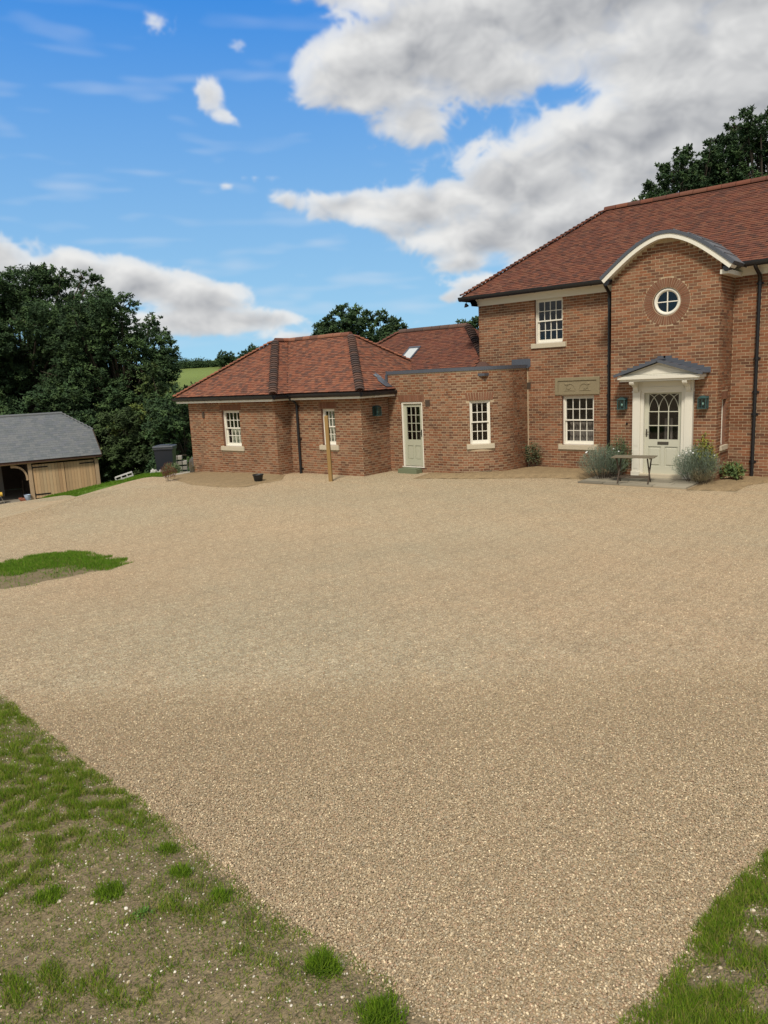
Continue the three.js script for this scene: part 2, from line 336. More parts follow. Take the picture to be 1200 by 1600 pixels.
// plain tiles laid in courses on a sloping polygon. O: a point on the eaves line; U: along the eaves; S: up the slope; pts in (along, up)
function tiles(batch, parent, O, U, S, pts, { gauge = .105, width = .168, pal = tilePal, thick = .016, lift = .03, holes = null, r = rb } = {}) {
  const Nn = U.clone().cross(S).normalize(); if (Nn.y < 0) Nn.negate();
  const t0 = Math.min(...pts.map(p => p[1])), t1 = Math.max(...pts.map(p => p[1]));
  const P = (s, t, n) => O.clone().addScaledVector(U, s).addScaledVector(S, t).addScaledVector(Nn, n);
  const across = (t) => { const xs = []; for (let i = 0; i < pts.length; i++) { const a = pts[i], b = pts[(i + 1) % pts.length]; if ((a[1] <= t) !== (b[1] <= t)) xs.push(a[0] + (t - a[1]) / (b[1] - a[1]) * (b[0] - a[0])); } return xs.sort((a, b) => a - b); };
  const n = Math.ceil((t1 - t0) / gauge);
  for (let i = 0; i < n; i++) {
    const t = t0 + i * gauge, xs = across(Math.min(t + gauge * .4, t1 - .002)); if (xs.length < 2) continue;
    for (let k = 0; k + 1 < xs.length; k += 2) {
      const off = (i % 2) * width / 2;
      for (let s = Math.floor(xs[k] / width) * width - off; s < xs[k + 1]; s += width) {
        const a = Math.max(s, xs[k]) + .0015, b = Math.min(s + width, xs[k + 1]) - .0015; if (b - a < .02) continue;
        if (holes && holes((a + b) / 2, t + gauge / 2)) continue;
        const up = lift * (.8 + .4 * r()), tl = .004 * (r() - .5), te = t + gauge * 1.5, c = pick(pal, r), dt = .006 * (r() - .5);
        // front face = top of the tile: corners order front(bl, br, tr, tl) then underside
        batch.add(parent, [P(a, t + dt, up + tl), P(b, t + dt, up - tl), P(b, te, thick * .5), P(a, te, thick * .5), P(a, t + dt, up + tl - thick), P(b, t + dt, up - tl - thick), P(b, te, -.008), P(a, te, -.008)], c);
      }
    }
  }
}
function roofDeck(O, U, S, pts) { const Nn = U.clone().cross(S).normalize(); if (Nn.y < 0) Nn.negate(); const vs = pts.map(p => O.clone().addScaledVector(U, p[0]).addScaledVector(S, p[1]).addScaledVector(Nn, -.012).toArray()); const v2 = pts.map(p => O.clone().addScaledVector(U, p[0]).addScaledVector(S, p[1]).addScaledVector(Nn, -.08).toArray()); const n = pts.length; const all = vs.concat(v2); const fs = [[...Array(n).keys()], [...Array(n).keys()].map(i => 2 * n - 1 - i)]; for (let i = 0; i < n; i++) fs.push([i, (i + 1) % n, n + (i + 1) % n, n + i]); return poly(all, fs); }
// bonnet tiles along a hip from a (eaves) to b (ridge); each overlaps the one below
function bonnets(parent, a, b, { step = .17, rad = .13, pal = tilePalWing, name = 'hip_tile', seed = 3, drop = .55 } = {}) {
  const A = V(...a), B = V(...b), L = A.distanceTo(B), d = B.clone().sub(A).normalize(), side = d.clone().cross(V(0, 1, 0)).normalize(), up = side.clone().cross(d).normalize(), r = rng(seed), n = Math.floor(L / step);
  for (let i = 0; i < n; i++) {
    const c = A.clone().addScaledVector(d, i * step), seg = 6, P = [], len = step * 1.5;
    const rr = rad * (.95 + .1 * r()), top = [], bot = [], topI = [], botI = [];
    for (let k = 0; k <= seg; k++) {
      const th = Math.PI * (.08 + .84 * k / seg), x = Math.cos(th), y = Math.sin(th);
      const pt = (t, rad_, h) => V(0, 0, 0).addScaledVector(d, t).addScaledVector(side, -x * rad_).addScaledVector(up, y * rad_ * drop + h);
      bot.push(pt(-.02, rr * 1.12, .03)); top.push(pt(len, rr * .86, -.012)); botI.push(pt(-.02, rr * .98, .014)); topI.push(pt(len, rr * .72, -.03));
    }
    const vs = [...bot, ...top, ...botI], m = seg + 1, fs = [];
    for (let k = 0; k < seg; k++) { fs.push([k, k + 1, m + k + 1, m + k]); fs.push([2 * m + k, 2 * m + k + 1, k + 1, k]); }
    const geo = poly(vs.map(v => v.toArray()), fs, vs.map((v, q) => [(q % m) * .04 + i * .13, Math.floor(q / m) * .1]));
    const col = pick(pal, r), k2 = 1;
    const me = mesh(name, geo, toneMat('tile', col), parent); me.position.copy(parent.worldToLocal(c));
  }
}
function ridge(parent, a, b, { len = .42, rad = .12, pal = tilePalWing, seed = 4, name = 'ridge_tile' } = {}) {
  const A = V(...a), B = V(...b), L = A.distanceTo(B), d = B.clone().sub(A).normalize(), n = Math.max(1, Math.round(L / len)), r = rng(seed), side = d.clone().cross(V(0, 1, 0)).normalize(), up = side.clone().cross(d);
  for (let i = 0; i < n; i++) {
    const geo = new THREE.CylinderGeometry(rad * (1 + .05 * r()), rad, L / n - .012, 10, 1, false, -Math.PI * .55, Math.PI * 1.1);
    geo.applyMatrix4(new THREE.Matrix4().makeBasis(side, d, up.clone()));
    const me = mesh(name, geo, toneMat('tile', pick(pal, r)), parent); me.position.copy(parent.worldToLocal(A.clone().addScaledVector(d, (i + .5) * L / n).add(V(0, -.03 + .008 * r(), 0))));
  }
}
// sash window: a mesh (box frame and sashes) with one child per pane, a sill and, where seen, a curtain. Front of the frame at z = 0 in the wall frame
function sash(parent, f, x0, x1, y0, y1, { cols = 4, rows = 2, set = .09, sill = true, curtain = null, sillY = .15, over = .12, name = 'window' } = {}) {
  const w = x1 - x0, h = y1 - y0, G = [], fr = .05, mid = (y0 + y1) / 2 + .01, at = q => q.applyMatrix4(f.m);
  G.push(box(x0, x0 + fr, y0, y1, -set - .12, -set, .006), box(x1 - fr, x1, y0, y1, -set - .12, -set, .006), box(x0 + fr, x1 - fr, y1 - fr * .8, y1, -set - .12, -set), box(x0 + fr, x1 - fr, y0, y0 + .035, -set - .12, -set + .02));
  const panes = [];
  const leaf = (a, b, c, d, z, bot, top) => {
    const st = .042, rail = .04, bw = .02, X0 = a + st, X1 = b - st, Y0 = c + bot, Y1 = d - top;
    G.push(box(a, X0, c, d, z - .04, z), box(X1, b, c, d, z - .04, z), box(X0, X1, c, Y0, z - .04, z), box(X0, X1, Y1, d, z - .04, z));
    for (let i = 1; i < cols; i++) { const x = lerp(X0, X1, i / cols); G.push(box(x - bw / 2, x + bw / 2, Y0, Y1, z - .034, z - .004)); }
    for (let i = 1; i < rows; i++) { const y = lerp(Y0, Y1, i / rows); for (let k = 0; k < cols; k++) G.push(box(lerp(X0, X1, k / cols) + (k ? bw / 2 : 0), lerp(X0, X1, (k + 1) / cols) - (k < cols - 1 ? bw / 2 : 0), y - bw / 2, y + bw / 2, z - .034, z - .004)); }
    for (let i = 0; i < cols; i++) for (let j = 0; j < rows; j++) panes.push([lerp(X0, X1, (i + .5) / cols), lerp(Y0, Y1, (j + .5) / rows), (X1 - X0) / cols, (Y1 - Y0) / rows, z - .02]);
  };
  leaf(x0 + fr, x1 - fr, mid - .02, y1 - fr * .8, -set - .03, .04, .05);
  leaf(x0 + fr, x1 - fr, y0 + .035, mid + .02, -set - .075, .085, .035);
  const win = mesh(name, at(merge(G)), M.white, parent);
  for (const [cx, cy, pw, ph, z] of panes) mesh('pane', at(new THREE.PlaneGeometry(pw, ph).translate(cx, cy, z)), M.glass, win);
  if (sill) mesh('sill', at(box(x0 - over, x1 + over, y0 - sillY, y0 - .002, -.2, .055, .012)), M.stone, win);
  if (curtain) {
    const [ca, cb, cy0, cy1, mat] = curtain, n = 40, P = [], idx = [];
    for (let i = 0; i <= n; i++) for (const y of [cy0, cy1]) P.push(lerp(ca, cb, i / n), y, -set - .26 + .025 * Math.sin(i * 1.35) + .01 * Math.sin(i * 3.1));
    for (let i = 0; i < n; i++) idx.push(2 * i, 2 * i + 2, 2 * i + 3, 2 * i, 2 * i + 3, 2 * i + 1);
    const q = new THREE.BufferGeometry(); q.setAttribute('position', new THREE.Float32BufferAttribute(P, 3)); q.setIndex(idx); q.computeVertexNormals();
    mesh('curtain', at(q), mat, win);
  }
  return win;
}
function gutter(a, b, r = .088) {        // half-round gutter with brackets
  const A = V(...a), B = V(...b), L = A.distanceTo(B), d = B.clone().sub(A).normalize(), side = d.clone().cross(V(0, 1, 0)).normalize();
  const out = [];
  for (const rr of [r, r - .006]) { const q = new THREE.CylinderGeometry(rr, rr, L, 14, 1, true, Math.PI / 2, Math.PI); q.applyMatrix4(new THREE.Matrix4().makeBasis(side, d, V(0, 1.5, 0))); q.translate(...A.clone().add(B).multiplyScalar(.5).toArray()); out.push(q); }
  for (const e of [A, B]) { const q = new THREE.CylinderGeometry(r + .004, r + .004, .03, 14, 1, false, Math.PI / 2, Math.PI); q.applyMatrix4(new THREE.Matrix4().makeBasis(side, d, V(0, 1.5, 0))); q.translate(...e.toArray()); out.push(q); }
  const n = Math.round(L / .9); for (let i = 1; i < n; i++) { const c = A.clone().lerp(B, i / n), q = new THREE.CylinderGeometry(r + .006, r + .006, .025, 12, 1, true, Math.PI / 2, Math.PI); q.applyMatrix4(new THREE.Matrix4().makeBasis(side, d, V(0, 1.5, 0))); q.translate(...c.toArray()); out.push(q); }
  return merge(out);
}
function lantern(label, pos, turn) {      // verdigris box lantern; local z points away from the wall
  const t = thing('wall_lantern', label, 'wall lantern', pos, turn, 'verdigris lanterns on the brick walls'), w = .1, h = .13, d = .19;
  const F = [box(-w - .02, w + .02, -h - .02, h + .05, 0, .015)];
  for (const x of [-w, w]) for (const z of [.03, d]) F.push(box(x - .012, x + .012, -h, h, z - .012, z + .012));
  F.push(box(-w - .015, w + .015, -h - .02, -h, .015, d + .015), box(-.006, .006, -h, h, d - .006, d + .006));
  mesh('frame', F, M.verdigris, t);
  const hood = new THREE.CylinderGeometry(.05, .175, .07, 4, 1).rotateY(Math.PI / 4).scale(1, 1, .9).translate(0, h + .035, .105);
  mesh('hood', hood, M.verdigris, t);
  for (const [a, b, r] of [[[-w, w], d, 0]]) mesh('glass', new THREE.PlaneGeometry(2 * w, 2 * h).translate(0, 0, d), M.lampGlass, t);
  for (const x of [-w, w]) mesh('glass', new THREE.PlaneGeometry(d - .03, 2 * h).rotateY(Math.PI / 2).translate(x, 0, (d + .03) / 2), M.lampGlass, t);
  mesh('bulb', new THREE.SphereGeometry(.028, 12, 8).scale(1, 1.5, 1).translate(0, -.02, .11), M.cream, t);
  return t;
}

// ------------------------------------------------------------------ the two-storey house
const archK = [[0, 6.50], [.18, 6.485], [.5, 6.37], [.84, 6.18], [1.18, 5.93], [1.49, 5.68], [1.66, 5.535]];
const arch = d => { d = Math.abs(d); for (let i = 0; i + 1 < archK.length; i++) { const [a, ya] = archK[i], [b, yb] = archK[i + 1]; if (d <= b || i + 2 === archK.length) { const t = (d - a) / (b - a), m0 = i ? (yb - archK[i - 1][1]) / (b - archK[i - 1][0]) * (b - a) : 0, nx = archK[i + 2] ?? [b + .3, yb - .25], m1 = (nx[1] - ya) / (nx[0] - a) * (b - a), t2 = t * t, t3 = t2 * t; return (2 * t3 - 3 * t2 + 1) * ya + (t3 - 2 * t2 + t) * m0 + (-2 * t3 + 3 * t2) * yb + (t3 - t2) * m1; } } };
const UC = -2.06;
function buildHouse() {
  const H = thing('brick_house', 'two-storey red brick house with arched bay over the front door', 'house');
  H.updateWorldMatrix(true, true);
  const Bk = new Pieces('brick', 'brick', 'brick_courses'), Tl = new Pieces('tile', 'roof_tile', 'tile_courses');
  // --- long front wall
  const f = frame([-8.83, 0], [4.6, 0]), X = u => u + 8.83;
  const win1 = [-5.74, -4.65, .79, 2.35], win2 = [-6.70, -5.71, 4.06, 5.45], panel = [-5.97, -4.46, 2.40, 2.93];
  const hole = w => rect(X(w[0]), X(w[1]), w[2], w[3]);
  const front = mesh('front_wall', wallGeo(f, rect(0, f.L, -.3, 5.74), [hole(win1), hole(win2)]), [M.mortar, M.reveal], H);
  const ex = (x0, x1, y0, y1) => (y, yb, yt) => (yt > y0 && yb < y1 ? [[x0, x1]] : []);
  const hs = [ex(X(win1[0]), X(win1[1]), win1[2] + .002, win1[3]), ex(X(win1[0]) - .14, X(win1[1]) + .14, .655, .785), ex(X(win2[0]), X(win2[1]), win2[2], win2[3]), ex(X(win2[0]) - .14, X(win2[1]) + .14, 3.925, 4.055), ex(X(panel[0]), X(panel[1]), panel[2], panel[3]), ex(X(-3.6), X(-.65), -1, 9), ex(X(-7), X(-6.95), -.1, 3.3)];
  bricks(Bk, front, f, -.06, 5.45, (y, a, b) => hs.flatMap(h => h(y, a, b)), { x1: X(3.2) });
  sash(front, f, X(win1[0]), X(win1[1]), win1[2], win1[3], { curtain: [X(win1[0]) + .1, X(win1[1]) - .1, .8, 1.5, M.curtainDim] });
  front.children.slice(-1);
  sash(front, f, X(win2[0]), X(win2[1]), win2[2], win2[3], {});
  // windows belong to the house, not to the wall
  for (const c of [...front.children]) if (c.name === 'window') { H.add(c); }
  const back = mesh('side_wall', merge([wallGeo(frame([-8.83, -6.7], [-8.83, -.302]), rect(0, 6.398, -.3, 5.74), []), wallGeo(frame([4.6, -.302], [4.6, -6.7]), rect(0, 6.398, -.3, 5.74), []), wallGeo(frame([4.298, -6.7], [-8.528, -6.7]), rect(0, 12.826, -.3, 5.74), [])]), M.reveal, H);
  mesh('floor', box(-8.5, 4.28, 0, .12, -6.38, -.32), M.darkInside, H); mesh('ceiling', box(-8.5, 4.28, 5.5, 5.6, -6.38, -.32), M.darkInside, H);
  mesh('inner_wall', merge([box(-8.5, 4.28, .13, 5.49, -3.6, -3.5), box(-8.5, 4.28, 2.75, 2.95, -3.49, -.32)]), M.darkInside, H);
  // stone panel over the lower window: raised border round a worn relief of two scrolled beasts
  const pm = mesh('stone_panel', extr(rect(panel[0], panel[1], panel[2], panel[3]), .06, [rect(panel[0] + .1, panel[1] - .1, panel[2] + .08, panel[3] - .09)]).translate(0, 0, -.02), M.panel, H);
  mesh('panel_field', box(panel[0] + .1, panel[1] - .1, panel[2] + .08, panel[3] - .09, -.02, .012), M.panel, pm);
  const rel = [];
  for (const s of [-1, 1]) { const cx = -5.215 + s * .26; rel.push(tube([[cx - s * .2, 2.56, .012], [cx - s * .12, 2.7, .018], [cx, 2.73, .02], [cx + s * .1, 2.66, .02], [cx + s * .04, 2.57, .02], [cx - s * .04, 2.61, .018]], .010, 30, 6), tube([[cx - s * .2, 2.52, .012], [cx, 2.53, .016], [cx + s * .2, 2.52, .012]], .012, 12, 6), new THREE.SphereGeometry(.05, 10, 6).scale(1.2, .8, .4).translate(cx + s * .12, 2.73, .012), bar([cx, 2.6, .014], [cx - s * .05, 2.53, .014], .014, 6), bar([cx + s * .1, 2.62, .014], [cx + s * .13, 2.53, .014], .014, 6)); }
  mesh('relief', rel, M.panel, pm);
  // --- bay with the front door
  const fb = frame([-3.6, 1.2], [-.65, 1.2]), XB = u => u + 3.6, oc = [XB(UC + .02), 4.88];
  const out = [[0, -.3], [fb.L, -.3]]; for (let i = 0; i <= 32; i++) { const x = fb.L * (1 - i / 32); out.push([x, arch(x - 3.6 - UC) + .03]); }
  const circ = (cx, cy, r, n = 48) => Array.from({ length: n }, (_, i) => [cx + r * Math.cos(i / n * 2 * Math.PI), cy + r * Math.sin(i / n * 2 * Math.PI)]);
  const bay = mesh('bay_wall', wallGeo(fb, out, [rect(XB(-2.66), XB(-1.44), .1, 2.55), circ(...oc, .37)]), [M.mortar, M.reveal], H);
  const archHoles = y => { const holes = []; let a = null; for (let x = 0; x <= fb.L; x += .02) { const over = y + .05 > arch(x - 3.6 - UC); if (over && a === null) a = x; if (!over && a !== null) { holes.push([a - .02, x]); a = null; } } if (a !== null) holes.push([a - .02, fb.L + 1]); return holes; };
  bricks(Bk, bay, fb, -.06, 6.42, (y, yb, yt) => { const h = archHoles(y); if (y < 2.7) h.push([XB(-2.9), XB(-1.24)]); const dy = y - oc[1]; if (Math.abs(dy) < .635) { const c = Math.sqrt(.635 * .635 - dy * dy); h.push([oc[0] - c, oc[0] + c]); } return h; });
  const NV = 52; for (let i = 0; i < NV; i++) { const a0 = (i + .09) / NV * 2 * Math.PI, a1 = (i + .91) / NV * 2 * Math.PI, p = (a, r, z) => V(oc[0] + r * Math.cos(a), oc[1] + r * Math.sin(a), z).applyMatrix4(fb.m); const c = pick(redPal); Bk.add(bay, [p(a0, .385, .008), p(a1, .385, .008), p(a1, .622, .008), p(a0, .622, .008), p(a0, .385, -.03), p(a1, .385, -.03), p(a1, .622, -.03), p(a0, .622, -.03)], c); }
  const fr = frame([-.65, 1.2], [-.65, 0]), fl = frame([-3.6, 0], [-3.6, 1.2]);
  const ret = mesh('bay_side_wall', wallGeo(fr, rect(.302, 1.2, -.3, 5.6), [rect(.42, .86, .95, 2.2)]), [M.mortar, M.reveal], H);
  mesh('bay_side_wall', wallGeo(fl, rect(0, .898, -.3, 5.6), []), [M.mortar, M.reveal], H);
  mesh('wall_end', box(.001, .305, -.3, 5.6, -.002, .0025).applyMatrix4(fr.m), M.mortar, H);
  bricks(Bk, ret, fr, -.06, 5.55, ((y, yb, yt) => yt > .952 && yb < 2.2 ? [[.42, .86]] : yt > .80 && yb < .95 ? [[.34, .94]] : yt > 2.2 && yb < 2.42 ? [[.36, .92]] : []), { phase: .1 });
  soldier(Bk, ret, fr, .36, .92, 2.205, 2.42);
  const sw = sash(H, fr, .42, .86, .95, 2.2, { cols: 2, over: .08, sillY: .14 });
  for (const l of [[-3.6, -3.3], [-.95, -.65]]) ;
  mesh('added_dark_liner', [box(-3.28, -.97, .1, 6.0, .01, .05), box(-3.29, -3.25, .1, 5.3, .06, .88), box(-.99, -.96, .1, 5.3, .36, .88), box(-3.25, -1.0, .06, .1, .06, .88)], M.darkInside, H);  // dark panels added inside the bay so its door glass reads dark
  // oculus
  const ow = thingless('round_window', (() => { const q = [new THREE.TorusGeometry(.325, .045, 12, 48)]; q.push(box(-.013, .013, -.28, .28, -.02, .012), box(-.28, -.013, -.013, .013, -.02, .012), box(.013, .28, -.013, .013, -.02, .012)); const ring = new THREE.RingGeometry(.27, .372, 48); q.push(ring.translate(0, 0, .0)); return merge(q).translate(oc[0], oc[1], -.07).applyMatrix4(fb.m); })(), M.white, H);
  for (let k = 0; k < 4; k++) mesh('pane', new THREE.CircleGeometry(.29, 14, k * Math.PI / 2 + .03, Math.PI / 2 - .06).translate(oc[0], oc[1], -.082).applyMatrix4(fb.m), M.glass, ow);
  // --- arched lead roof over the bay
  const prof = (off, n = 40, dm = 1.66) => Array.from({ length: n + 1 }, (_, i) => { const d = lerp(-dm, dm, i / n), e = .01, sl = (arch(d + e) - arch(d - e)) / (2 * e), L = Math.hypot(1, sl); return [UC + d - sl / L * off, arch(d) + off / L]; });
  const band = (o0, o1, z0, z1) => { const s = [...prof(o0), ...prof(o1).reverse()]; return extr(s, z1 - z0).translate(0, 0, z0); };
  mesh('arched_bargeboard', [band(0, .115, 1.36, 1.46), band(.02, .10, 1.0, 1.36)], M.white, H);
  const lead = mesh('barrel_roof', band(.118, .2, -1.1, 1.485), M.lead, H);
  for (const d of [-1.25, -.75, -.25, .25, .62, .95, 1.25, 1.5]) { const [px, py] = [UC + d, arch(d) + .205 * Math.hypot(1, (arch(d + .01) - arch(d - .01)) / .02)]; mesh('lead_roll', bar([px, py, -1.1], [px, py, 1.45], .022, 8), M.leadPale, lead); }
  mesh('lead_sheet', band(.2, .206, -1.1, 1.30), M.leadPale, lead);
  // --- cornice, gutters, pipes
  const cove = [[0, 5.44], [.03, 5.44], [.045, 5.50], [.09, 5.585], [.18, 5.65], [.30, 5.685], [.37, 5.69], [.37, 5.735], [0, 5.735]];
  const run = (u0, u1) => extr(cove, u1 - u0).applyMatrix4(new THREE.Matrix4().makeBasis(V(0, 0, 1), V(0, 1, 0), V(-1, 0, 0))).translate(u1, 0, .004);
  mesh('cornice', [run(-8.83, -3.605), run(-.645, 4.6), extr(cove, 7.08).applyMatrix4(new THREE.Matrix4().makeBasis(V(-1, 0, 0), V(0, 1, 0), V(0, 0, 1))).translate(-8.834, 0, -6.7)], M.cream, H);
  mesh('gutter', gutter([-9.3, 5.76, .435], [-3.62, 5.76, .435]), M.black, H);
  mesh('gutter', gutter([-9.27, 5.755, -6.8], [-9.27, 5.755, .42]), M.black, H);
  mesh('gutter', gutter([-.42, 5.76, .435], [4.9, 5.76, .435]), M.black, H);
  mesh('gutter', [gutter([-.47, 5.60, 1.42], [-.44, 5.74, .44]), gutter([-3.66, 5.60, 1.42], [-3.68, 5.74, .44])], M.black, H);
  mesh('bay_soffit', [box(-.645, -.44, 5.42, 5.53, .02, 1.35)], M.cream, H);
  const pipe = (u, zs, y0, us) => { const q = [tube([[us, 5.72, .44], [us, 5.62, .42], [u, 5.40, .13], [u, 5.28, .075], [u, 5.1, .075]], .048, 30, 10), bar([u, 5.12, .075], [u, y0, .075], .048, 12)]; for (const y of [5.2, 3.25, 2.35, 1.75, .45]) q.push(bar([u, y - .035, .075], [u, y + .035, .075], .062, 12), box(u - .09, u + .09, y - .02, y + .02, .008, .04)); return q; };
  mesh('downpipe', pipe(-4.14, 0, 0, -4.14), M.black, H);
  mesh('downpipe', pipe(.0, 0, 0, -.04), M.black, H);
  // --- main roof
  const k = .74, nn = Math.hypot(1, k), O = V(-9.2, 5.765, .45), S = V(0, k / nn, -1 / nn), sl = 3.58 * nn, Wd = 14.17;
  const roof = mesh('tiled_roof', [roofDeck(O, V(1, 0, 0), S, [[0, 0], [Wd, 0], [Wd - 3.58, sl], [3.58, sl]]), roofDeck(V(-9.2, 5.765, -6.71), V(0, 0, 1), V(1 / nn, k / nn, 0), [[0, 0], [7.16, 0], [3.58, sl]]), roofDeck(V(4.97, 5.765, .45), V(0, 0, -1), V(-1 / nn, k / nn, 0), [[0, 0], [7.16, 0], [3.58, sl]]), roofDeck(V(4.97, 5.765, -6.71), V(-1, 0, 0), V(0, k / nn, 1 / nn), [[0, 0], [Wd, 0], [Wd - 3.58, sl], [3.58, sl]])], M.deck, H);
  tiles(Tl, roof, O, V(1, 0, 0), S, [[-.02, -.03], [Wd, -.03], [Wd - 3.58, sl], [3.58, sl]], { holes: (s, t) => { const u = s - 9.2, y = 5.765 + t * k / nn; return Math.abs(u - UC) < 1.75 && y < arch(u - UC) + .16; } });
  bonnets(roof, [-9.2, 5.78, .45], [-5.62, 8.43, -3.13], { pal: tilePal, seed: 21, rad: .12, step: .165 });
  ridge(roof, [-5.7, 8.45, -3.13], [1.39, 8.45, -3.13], { pal: tilePal, seed: 22 });
  // --- lead flashing where the low wall meets the house
  mesh('lead_flashing', [box(-7.56, -6.86, 3.34, 3.60, .009, .016), box(-7.56, -6.9, 3.30, 3.345, .016, .09)], M.lead, H);
  mesh('air_brick', [box(-7.0, -6.86, 2.62, 2.83, .008, .02)], M.darkWood, H);
  mesh('bell_push', bar([-3.1, 1.57, 1.208], [-3.1, 1.57, 1.23], .03, 14), M.iron, H);
  // --- door surround and canopy
  const z0 = 1.21, P = [];
  const sur = mesh('door_surround', (() => {
    for (const [a, b] of [[-2.9, -2.68], [-1.46, -1.24]]) { P.push(box(a, b, .02, 2.5, z0, 1.33, .006), box(a - .02, b + .02, .02, .22, z0, 1.35, .006), box(a - .015, b + .015, 2.46, 2.5, z0, 1.345)); P.push(box(a + .055, b - .055, .95, 2.2, 1.33, 1.338, .002), box(a + .055, b - .055, .3, .85, 1.33, 1.338, .002)); }
    P.push(box(-2.68, -1.46, 2.5, 2.76, z0, 1.30), box(-2.9, -2.68, 2.5, 2.76, z0, 1.315), box(-1.46, -1.24, 2.5, 2.76, z0, 1.315));
    P.push(box(-2.68, -2.59, .1, 2.5, 1.14, 1.29, .004), box(-1.55, -1.46, .1, 2.5, 1.14, 1.29, .004), box(-2.59, -1.55, 2.44, 2.5, 1.14, 1.29, .004), box(-2.66, -1.48, 2.56, 2.6, 1.30, 1.32));
    return P; })(), M.cream, H);
  for (const c of [-2.79, -1.35]) { const s = shapeOf([[0, 2.78], [.40, 2.78], [.42, 2.74], [.40, 2.70], [.33, 2.68], [.22, 2.66], [.13, 2.60], [.10, 2.52], [.06, 2.47], [0, 2.46]]); mesh('bracket', new THREE.ExtrudeGeometry(s, { depth: .12, bevelEnabled: true, bevelSize: .006, bevelThickness: .006, bevelSegments: 1 }).applyMatrix4(new THREE.Matrix4().makeBasis(V(0, 0, 1), V(0, 1, 0), V(-1, 0, 0))).translate(c + .06, 0, 1.3), M.cream, sur); }
  const cx = UC, cl = -3.17, cr = -.94, zf = 1.78;
  const can = mesh('door_canopy', [box(cl + .05, cr - .05, 2.775, 2.83, 1.21, zf - .05), box(cl, cr, 2.83, 2.92, 1.21, zf, .01), extr([[cl + .06, 2.93], [cr - .06, 2.93], [cx, 3.26]], .46).translate(0, 0, 1.21), extr([[cl + .32, 2.965], [cr - .32, 2.965], [cx, 3.2]], .012).translate(0, 0, 1.67), box(cl + .1, cr - .1, 2.925, 2.955, 1.3, 1.72)], M.cream, H);
  for (const s of [-1, 1]) {
    const xe = cx + s * 1.2, ye = 2.935, ya = 3.315, n = 5;
    for (let i = 0; i < n; i++) { const t0 = i / n, t1 = (i + 1.25) / n, l = (.012 + .02), a = [lerp(xe, cx, t0), lerp(ye, ya, t0) + .028], b = [lerp(xe, cx, Math.min(1, t1)), lerp(ye, ya, Math.min(1, t1)) + .005]; for (let j = 0; j < 2; j++) mesh('canopy_slate', poly([[a[0], a[1], 1.215 + j * .31], [a[0], a[1], 1.52 + j * .31], [b[0], b[1], 1.52 + j * .31], [b[0], b[1], 1.215 + j * .31], [a[0], a[1] - .025, 1.215 + j * .31], [a[0], a[1] - .025, 1.52 + j * .31], [b[0], b[1] - .02, 1.52 + j * .31], [b[0], b[1] - .02, 1.215 + j * .31]], [[0, 1, 2, 3], [4, 5, 1, 0], [1, 5, 6, 2], [7, 6, 5, 4], [4, 0, 3, 7]]), M.lead, can); }
    for (let i = 0; i < 7; i++) { const x = lerp(xe, cx, (i + .5) / 7), y = lerp(ye, ya, (i + .5) / 7); mesh('step_flashing', box(x - .11, x + .11, y - .02, y + .13 + (i === 6 ? .02 : 0), 1.209, 1.216 + .0015 * i), M.lead, can); }
  }
  for (const sgn of [-1, 1]) mesh('rake_edge', beam([cx + sgn * 1.2, 2.935, 1.80], [cx, 3.318, 1.80], .075, .07), M.lead, can);
  mesh('ridge_roll', bar([cx, 3.345, 1.215], [cx, 3.345, 1.84], .035, 10), M.lead, can);
  // --- front door
  const D = frame([-2.59, 1.2], [-1.55, 1.2]), zd = -.02, dx0 = 0, dx1 = 1.04, gx0 = .11, gx1 = .98 - .05, gy0 = 1.13, gy1 = 2.40, ty = [1.52, 1.91], G = [];
  const at = q => (Array.isArray(q) ? merge(q) : q).applyMatrix4(D.m);
  G.push(box(dx0, gx0, .16, 2.44, zd - .05, zd), box(gx1, dx1, .16, 2.44, zd - .05, zd), box(gx0, gx1, gy1, 2.44, zd - .05, zd), box(gx0, gx1, .93, gy0, zd - .05, zd), box(gx0, gx1, .16, .36, zd - .05, zd), box(gx0, gx1, .36, .93, zd - .05, zd - .025), box(.47, .57, .36, .93, zd - .025, zd));
  const cw = (gx1 - gx0) / 3;
  for (const i of [1, 2]) G.push(box(gx0 + i * cw - .011, gx0 + i * cw + .011, gy0, ty[1] + .03, zd - .045, zd + .002));
  for (const y of ty) for (let i = 0; i < 3; i++) G.push(box(gx0 + i * cw + (i ? .011 : 0), gx0 + (i + 1) * cw - (i < 2 ? .011 : 0), y - .011, y + .011, zd - .045, zd + .002));
  const hh = gy1 - ty[1];
  for (let i = 0; i < 4; i++) for (const s of [-1, 1]) { const x = gx0 + i * cw; if ((i === 0 && s < 0) || (i === 3 && s > 0)) continue; G.push(tube([[x, ty[1], zd - .015], [x + s * cw * .06, ty[1] + hh * .3, zd - .015], [x + s * cw * .28, ty[1] + hh * .62, zd - .015], [x + s * cw * .6, ty[1] + hh * .87, zd - .015], [x + s * cw * .95, gy1, zd - .015]], .0105, 18, 6)); }
  const dr = mesh('front_door', at(G), M.door, H);
  for (const [a, b] of [[.13, .45], [.59, .91]]) mesh('panel', at(new RoundedBoxGeometry(b - a - .05, .47, .03, 1, .012).translate((a + b) / 2, .645, zd - .02)), M.door, dr);
  for (let i = 0; i < 3; i++) for (const [a, b] of [[gy0, ty[0]], [ty[0], ty[1]], [ty[1], gy1]]) mesh('pane', at(new THREE.PlaneGeometry(cw, b - a).translate(gx0 + (i + .5) * cw, (a + b) / 2, zd - .025)), M.glass, dr);
